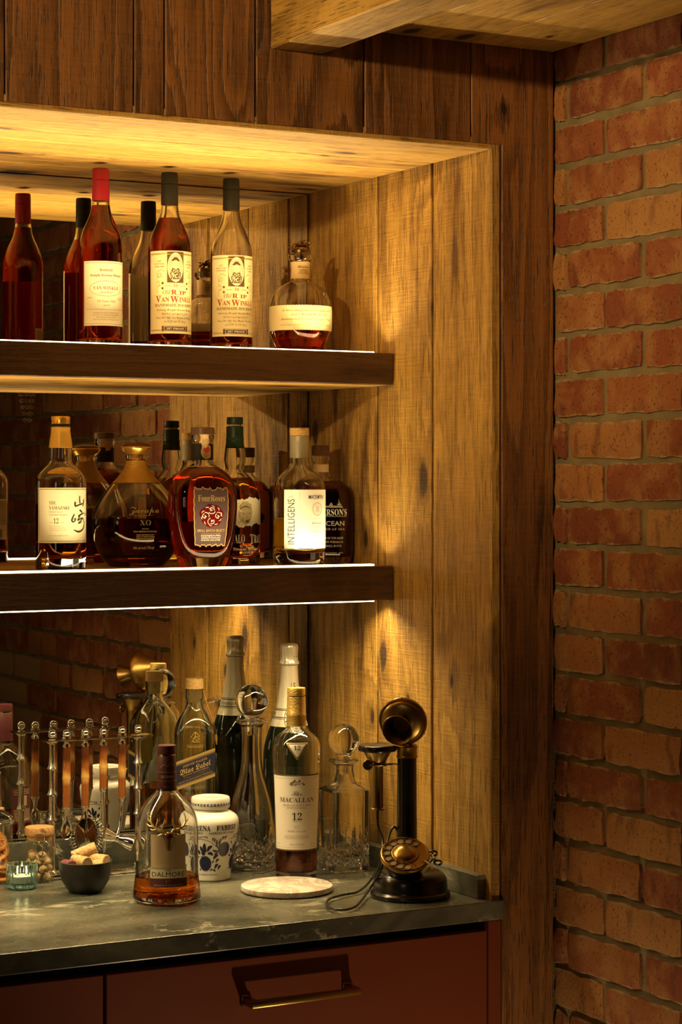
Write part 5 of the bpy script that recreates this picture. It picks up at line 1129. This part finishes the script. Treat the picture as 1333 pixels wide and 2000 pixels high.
for u, hl, kind in rows:
    x, d = onY(u, .605); nm_, lab, cat = TOOLS[kind]; zt = CT+H+.0022
    t = thing(nm_, lab, cat, (x, .605, zt), -phi(u)*.55)
    k = bmesh.new(); ball(k, (0, 0, .0095), .0080, 3, (1, 1, .95)); tube([(0, 0, .0005), (0, 0, .004)], .0085, 20, bm=k); o = mk('knob', k, M['chrome'], t); smooth(o, 40)
    o = mk('ferrule', solid([(.0040, -.004), (.0045, -.0075), (.0072, -.0120), (.0074, -.0165)], seg=24), M['chrome'], t); smooth(o, 40)
    hz = -.0165-hl*.52
    o = mk('bamboo_handle', solid([(.0068, -hl*.48), (.0074, -hl*.45), (.0072, -hl*.2), (.0074, -.004), (.0080, .000), (.0083, .0015), (.0080, .003), (.0073, .008), (.0072, hl*.3), (.0074, hl*.5), (.0070, hl*.52)], seg=24), M['bamboo'], t, loc=(0, 0, hz)); smooth(o, 60)
    ze = hz-hl*.48
    o = mk('end_collar', solid([(.0055, ze-.006), (.0080, ze-.0015), (.0080, ze+.0010)], seg=24), M['chrome'], t); smooth(o, 40)
    if kind == 'spoon':
        bm = bmesh.new(); tube([(0, 0, ze-.004), (0, 0, ze-.014), (0, 0, ze-.022)], [.0052, .0040, .0046], 14, bm=bm)
        sp = bmesh.new(); bmesh.ops.create_uvsphere(sp, u_segments=24, v_segments=14, radius=1)
        for v in sp.verts:
            if v.co.y < 0: v.co.y *= -.55          # bowl hollow toward the viewer
            v.co = Vector((v.co.x*.0112*(1-.25*v.co.z), v.co.y*.0050, v.co.z*.0200))
        merge(bm, sp, Matrix.Translation((0, 0, ze-.0400))); o = mk('spoon_bowl', bm, M['chrome'], t); smooth(o, 50)
    if kind == 'strain':
        bm = bmesh.new(); tube([(0, 0, ze-.004), (0, 0, ze-.012), (0, 0, ze-.022)], [.0060, .0052, .0075], 14, bm=bm)
        pl = solid([(.0185, -.0007), (.0192, 0), (.0185, .0007)], seg=40); merge(bm, pl, Matrix.Translation((.001, 0, ze-.0550)) @ Matrix.Rotation(pi/2, 4, 'X') @ Matrix.Diagonal((1, 1.85, 1, 1)))
        o = mk('strainer_plate', bm, M['chrome'], t); smooth(o, 40)
        bm = bmesh.new(); tube([(.0192*cos(a_)+.001, -.001, ze-.055+.0350*sin(a_)) for a_ in [2*pi*k/40 for k in range(40)]], .0013, 8, True, bm)
        for k in range(4): tube([(-.007+.0048*k+.001, -.0014, ze-.066), (-.007+.0048*k+.001, -.0014, ze-.046)], .0011, 6, bm=bm)
        o = mk('rim_and_slots', bm, M['brassd'], t); smooth(o, 60)
        pts = []; N = 26*10
        for i in range(N+1):
            a_ = radians(62)-radians(250)*i/N; c = Vector((.006+.0270*cos(a_), .010, ze-.057+.0345*sin(a_))); rad_ = Vector((cos(a_), 0, sin(a_))); w = 2*pi*26*i/N
            pts.append(c+rad_*.0076*cos(w)+Vector((0, .0076*sin(w), 0)))
        o = mk('coil_spring', tube(pts, .0011, 5), M['chrome'], t); smooth(o, 180)
        o = mk('side_ears', tube(crom([(-.015, .001, ze-.034), (-.024, .001, ze-.030), (-.027, .001, ze-.040), (-.019, .001, ze-.046)], 5), .0016, 8), M['chrome'], t); smooth(o)
    if kind == 'pick':
        bm = bmesh.new(); tube([(0, 0, ze-.004), (0, 0, ze-.030), (0, 0, ze-.085), (.0012, 0, ze-.100), (.0022, 0, ze-.112), (.0005, 0, ze-.128)], [.0052, .0042, .0040, .0046, .0044, .0008], 12, bm=bm); o = mk('blade', bm, M['chrome'], t); smooth(o, 50)
    if kind == 'jig':
        o = mk('stem', tube([(0, 0, ze-.004), (0, 0, ze-.014), (-.004, -.006, ze-.050), (-.012, -.014, ze-.070)], [.0058, .0040, .0040, .0038], 12), M['chrome'], t); smooth(o, 50)
        cp = lathe([(.0060, -.001), (.0085, .004), (.0135, .018), (.0165, .030), (.0172, .031), (.0160, .0305), (.0125, .018), (.0070, .006), (0, .004)], 32)
        bm = bmesh.new(); ax = Vector((.90, -.10, -.28)).normalized(); Q = ax.to_track_quat('Z', 'Y').to_matrix().to_4x4()
        merge(bm, cp, Matrix.Translation((-.013, -.016, ze-.074)) @ Q); cp = lathe([(.0060, -.001), (.0085, .004), (.0120, .014), (.0145, .024), (.0150, .025), (.0140, .0245), (.0110, .014), (.0070, .006), (0, .004)], 32)
        merge(bm, cp, Matrix.Translation((-.013, -.016, ze-.074)) @ Q @ Matrix.Rotation(pi, 4, 'X')); merge(bm, solid([(.0075, -.004), (.0085, -.002), (.0085, .002), (.0075, .004)], seg=24), Matrix.Translation((-.013, -.016, ze-.074)) @ Q)
        o = mk('jigger_cups', bm, M['chrome'], t); smooth(o, 40)
# ---------- candlestick telephone
pb, dd = onY(802, .104); F3 = phi(800)
ph = thing('candlestick_telephone', 'antique black and brass candlestick telephone with rotary dial', 'telephone', (pb, .104, CT+.0004), -F3)
M['bakelite'] = mat('black_bakelite', (.010, .008, .007), .22, 0, Specular_IOR_Level=.6)
o = mk('base', solid(chaikin([(.0690, 0), (.0715, .0020), (.0715, .0075), (.0690, .0100), (.0672, .0112), (.0664, .0130), (.0660, .0220), (.0650, .0320), (.0610, .0410), (.0500, .0470), (.0320, .0500), (.0230, .0505)], 2), seg=72), M['bakelite'], ph); smooth(o, 35)
sx, sy = -.006, .012
o = mk('stem', solid([(.0215, .0410), (.0215, .0440), (.0190, .0480), (.0180, .0560), (.0172, .2390)], seg=40), M['bakelite'], ph, loc=(sx, sy, .0075)); smooth(o, 35)
o = mk('brass_collar', solid([(.0178, .2370), (.0190, .2375), (.0190, .2400), (.0182, .2410), (.0182, .2540), (.0192, .2555), (.0192, .2580), (.0170, .2610), (.0110, .2640), (.0105, .2700)], seg=40), M['brass'], ph, loc=(sx, sy, .0075)); smooth(o, 35)
bm = boxm(-.006, .006, -.012, .006, .2640, .2960, .002); mk('pivot_block', bm, M['brass'], ph, loc=(sx, sy, .0075))
A, E_ = radians(-13), radians(-15)
m = Vector((sin(A)*cos(E_), -cos(A)*cos(E_), sin(E_))); piv = Vector((sx-.004, sy-.004, .3150)); Q = m.to_track_quat('Z', 'Y').to_matrix().to_4x4(); Mm = Matrix.Translation(piv) @ Q
def axial(name, prof, mt, **k):
    o = mk(name, lathe(prof, 56, **k), mt, ph); o.matrix_local = Mm; smooth(o, 35); return o
axial('mouthpiece_cup', [(0, -.0340), (.0100, -.0335), (.0145, -.0310), (.0190, -.0240), (.0270, -.0120), (.0370, -.0010), (.0425, .0070), (.0437, .0120), (.0437, .0165), (.0420, .0180), (.0385, .0180), (.0375, .0205), (.0330, .0235), (.0180, .0260), (0, .0260)], M['brass'])
axial('mouthpiece_horn', [(.0165, .0255), (.0158, .0320), (.0170, .0400), (.0210, .0500), (.0262, .0580), (.0276, .0590), (.0272, .0600), (.0250, .0585), (.0205, .0505), (.0160, .0400), (.0145, .0300), (0, .0290)], M['brassd'])
for k in range(3):
    a_ = radians(90+120*k); b2 = bmesh.new(); ball(b2, (.0425*cos(a_), .0425*sin(a_), .0140), .0024, 2); o = mk('rim_screw', b2, M['brassd'], ph); o.matrix_local = Mm
# dial
dn = Vector((radians(0), -cos(radians(56)), sin(radians(56)))).normalized(); dn = (Matrix.Rotation(radians(6), 3, 'Z') @ dn)
Dm = Matrix.Translation((-.0095, -.0420, .0805)) @ dn.to_track_quat('Z', 'Y').to_matrix().to_4x4()
def dial(name, me, mt, parent=ph):
    o = mk(name, me, mt, parent)
    o.matrix_local = Dm if parent == ph else Matrix(); smooth(o, 35); return o
cupb = bmesh.new()
dial('dial_housing', solid([(.0230, -.0460), (.0290, -.0350), (.0370, -.0180), (.0410, -.0080), (.0420, -.0050), (.0400, -.0040)], seg=56), M['bakelite'])
dp = dial('dial_plate', solid([(.0400, -.0045), (.0440, -.0040), (.0447, -.0010), (.0440, .0012), (.0420, .0014), (.0405, .0008)], seg=64), M['brassp'])
M['numplate'] = mat('aged_number_plate', (.30, .24, .14), .4)
hr = bmesh.new(); pts_a = [radians(52+24.5*k) for k in range(10)]
for a_ in pts_a: tube([(.0325*cos(a_)+.0072*cos(q_), .0325*sin(a_)+.0072*sin(q_), .0026) for q_ in [2*pi*k/20 for k in range(20)]], .0011, 6, True, hr)
o = mk('finger_hole_rims', hr, M['brassp'], dp); smooth(o)
for a_ in pts_a:
    hb = solid([(.0064, .0012), (.0064, .0018)], seg=20); o = mk('finger_hole', hb, M['numplate'], dp, loc=(.0325*cos(a_), .0325*sin(a_), 0))
o = mk('dial_wheel', solid([(.0405, .0008), (.0420, .0012), (.0425, .0022), (.0412, .0030), (.0395, .0026), (.0390, .0012)], seg=64), M['brassp'], dp); smooth(o, 35)
o = mk('centre_cap', solid(chaikin([(.0245, .0012), (.0240, .0034), (.0222, .0040), (.0200, .0034), (.0190, .0052), (.0140, .0085), (.0070, .0100), (0, .0104)], 2), seg=48), M['brassp'], dp); smooth(o, 40)
fs = tube([(.0290, -.0200, .0048), (.0360, -.0260, .0050), (.0430, -.0330, .0040), (.0450, -.0350, -.0030)], [.0014, .0020, .0022, .0018], 10); o = mk('finger_stop', fs, M['chrome'], dp); smooth(o)
bm = bmesh.new(); seg_ = [bm.verts.new((q_[0], q_[1], .0021)) for q_ in [(.0415*cos(radians(a_)), .0415*sin(radians(a_))) for a_ in range(-60, 45, 7)]]+[bm.verts.new((.0250*cos(radians(a_)), .0250*sin(radians(a_)), .0021)) for a_ in range(38, -66, -7)]
bm.faces.new(seg_); mk('dial_sector', bm, M['brassp'], dp)
# receiver on its hook
rx, ry = -.0585, .004
o = mk('receiver_barrel', solid([(.0125, .1455), (.0130, .1462), (.0128, .1480), (.0108, .1490), (.0106, .2220), (.0118, .2245), (.0150, .2300), (.0250, .2480), (.0262, .2490)], seg=40), M['brass'], ph, loc=(rx, ry, .0075)); smooth(o, 35)
o = mk('receiver_ear_cap', lathe([(.0262, .2485), (.0330, .2500), (.0345, .2530), (.0345, .2570), (.0335, .2600), (.0310, .2610), (.0200, .2585), (.0060, .2560), (0, .2560)], 48), M['bakelite'], ph, loc=(rx, ry, .0075)); smooth(o, 35)
bm = bmesh.new(); tube(crom([(sx-.015, sy, .2250), (rx+.020, ry+.002, .2260), (rx+.013, ry-.013, .2262), (rx-.004, ry-.0155, .2262), (rx-.015, ry-.0125, .2262)], 5), .0021, 8, bm=bm); tube(crom([(rx+.016, ry+.004, .2260), (rx+.008, ry+.0150, .2262), (rx-.006, ry+.0150, .2262)], 4), .0021, 8, bm=bm)
pd = solid([(.0085, -.0012), (.0092, 0), (.0085, .0012)], seg=24); merge(bm, pd, Matrix.Translation((rx-.0170, ry-.0135, .2262)) @ Matrix.Rotation(pi/2, 4, 'X')); o = mk('receiver_hook', bm, M['brassd'], ph, loc=(0, 0, .0075)); smooth(o, 40)
inv = (Matrix.Translation(ph.location) @ Matrix.Rotation(-F3, 4, 'Z')).inverted()
L = lambda u, v, z=CT+.0056: inv @ onT(u, v, z)
def IP(u, v, y): # point in the vertical plane y of the phone, seen at pixel u,v
    s = FPX/dd; return Vector(((u-802)/s, y, (HY+(CAM.z-ph.location.z)*s-v)/s))
c1 = [Vector((rx, ry, .1540)), Vector((rx+.001, ry-.002, .1250)), IP(748, 1640, -.008), IP(746, 1675, -.026), L(727, 1716, CT+.022), L(700, 1741, CT+.0056), L(668, 1748), L(642, 1757), L(640, 1770), L(662, 1777), L(695, 1770, CT+.0060), L(722, 1737, CT+.012), IP(743, 1695, -.044), IP(752, 1662, -.034), IP(760, 1632, -.010), IP(769, 1616, .004), IP(777, 1626, .012), IP(781, 1652, .016)]
o = mk('phone_cord', tube(crom(c1, 8), .0021, 8), M['black'], ph); smooth(o)
bm = bmesh.new()
for (u, v, rr_) in ((846, 1672, .0075), (856, 1690, .0065)): c = IP(u, v, .030); tube([c+Vector((rr_*cos(a_), .002*sin(2*a_), rr_*.6*sin(a_))) for a_ in [2*pi*k/16 for k in range(16)]], .0019, 6, True, bm)
tube([IP(838, 1690, .02), IP(846, 1684, .028), IP(850, 1676, .03)], .0019, 6, bm=bm); o = mk('cord_terminal', bm, M['black'], ph); smooth(o)
bm = bmesh.new(); ball(bm, IP(848, 1681, .027), .0055, 1, (1.1, 1, .8)); mk('cord_tie', bm, M['ceramic'], ph)
# ---------- crystal wall light on the brick wall, seen only in the mirror
cs = thing('crystal_wall_light', 'unlit brass wall light with hanging crystal drops, seen only in the mirror', 'wall light', (-.004, -1.02, 1.99))
o = mk('back_plate', solid([(.050, 0), (.052, .004), (.040, .012), (.020, .018)], seg=40), M['brass'], cs, rot=(0, -pi/2, 0)); smooth(o, 35)
o = mk('arm', tube(crom([(-.012, 0, 0), (-.05, 0, -.02), (-.085, 0, .0), (-.090, 0, .03)], 5), .005, 10), M['brass'], cs); smooth(o)
cr = bmesh.new(); bmesh.ops.create_icosphere(cr, subdivisions=1, radius=.0065); crm = bpy.data.meshes.new('crystal_drop'); cr.to_mesh(crm); cr.free(); crm.materials.append(M['crystal'])
for k in range(9):
    a_ = 2*pi*k/9
    for j in range(9 if k % 2 else 11):
        rr_ = .034*(1-j*.075); o = link(bpy.data.objects.new('crystal_drop', crm)); o.parent = cs; o.location = (-.088+rr_*cos(a_), rr_*sin(a_), .01-j*.0175)
# ------------------------------------------------------------------ tidy up
s_ = bpy.data.scenes.get('letters')
if s_: bpy.data.scenes.remove(s_)
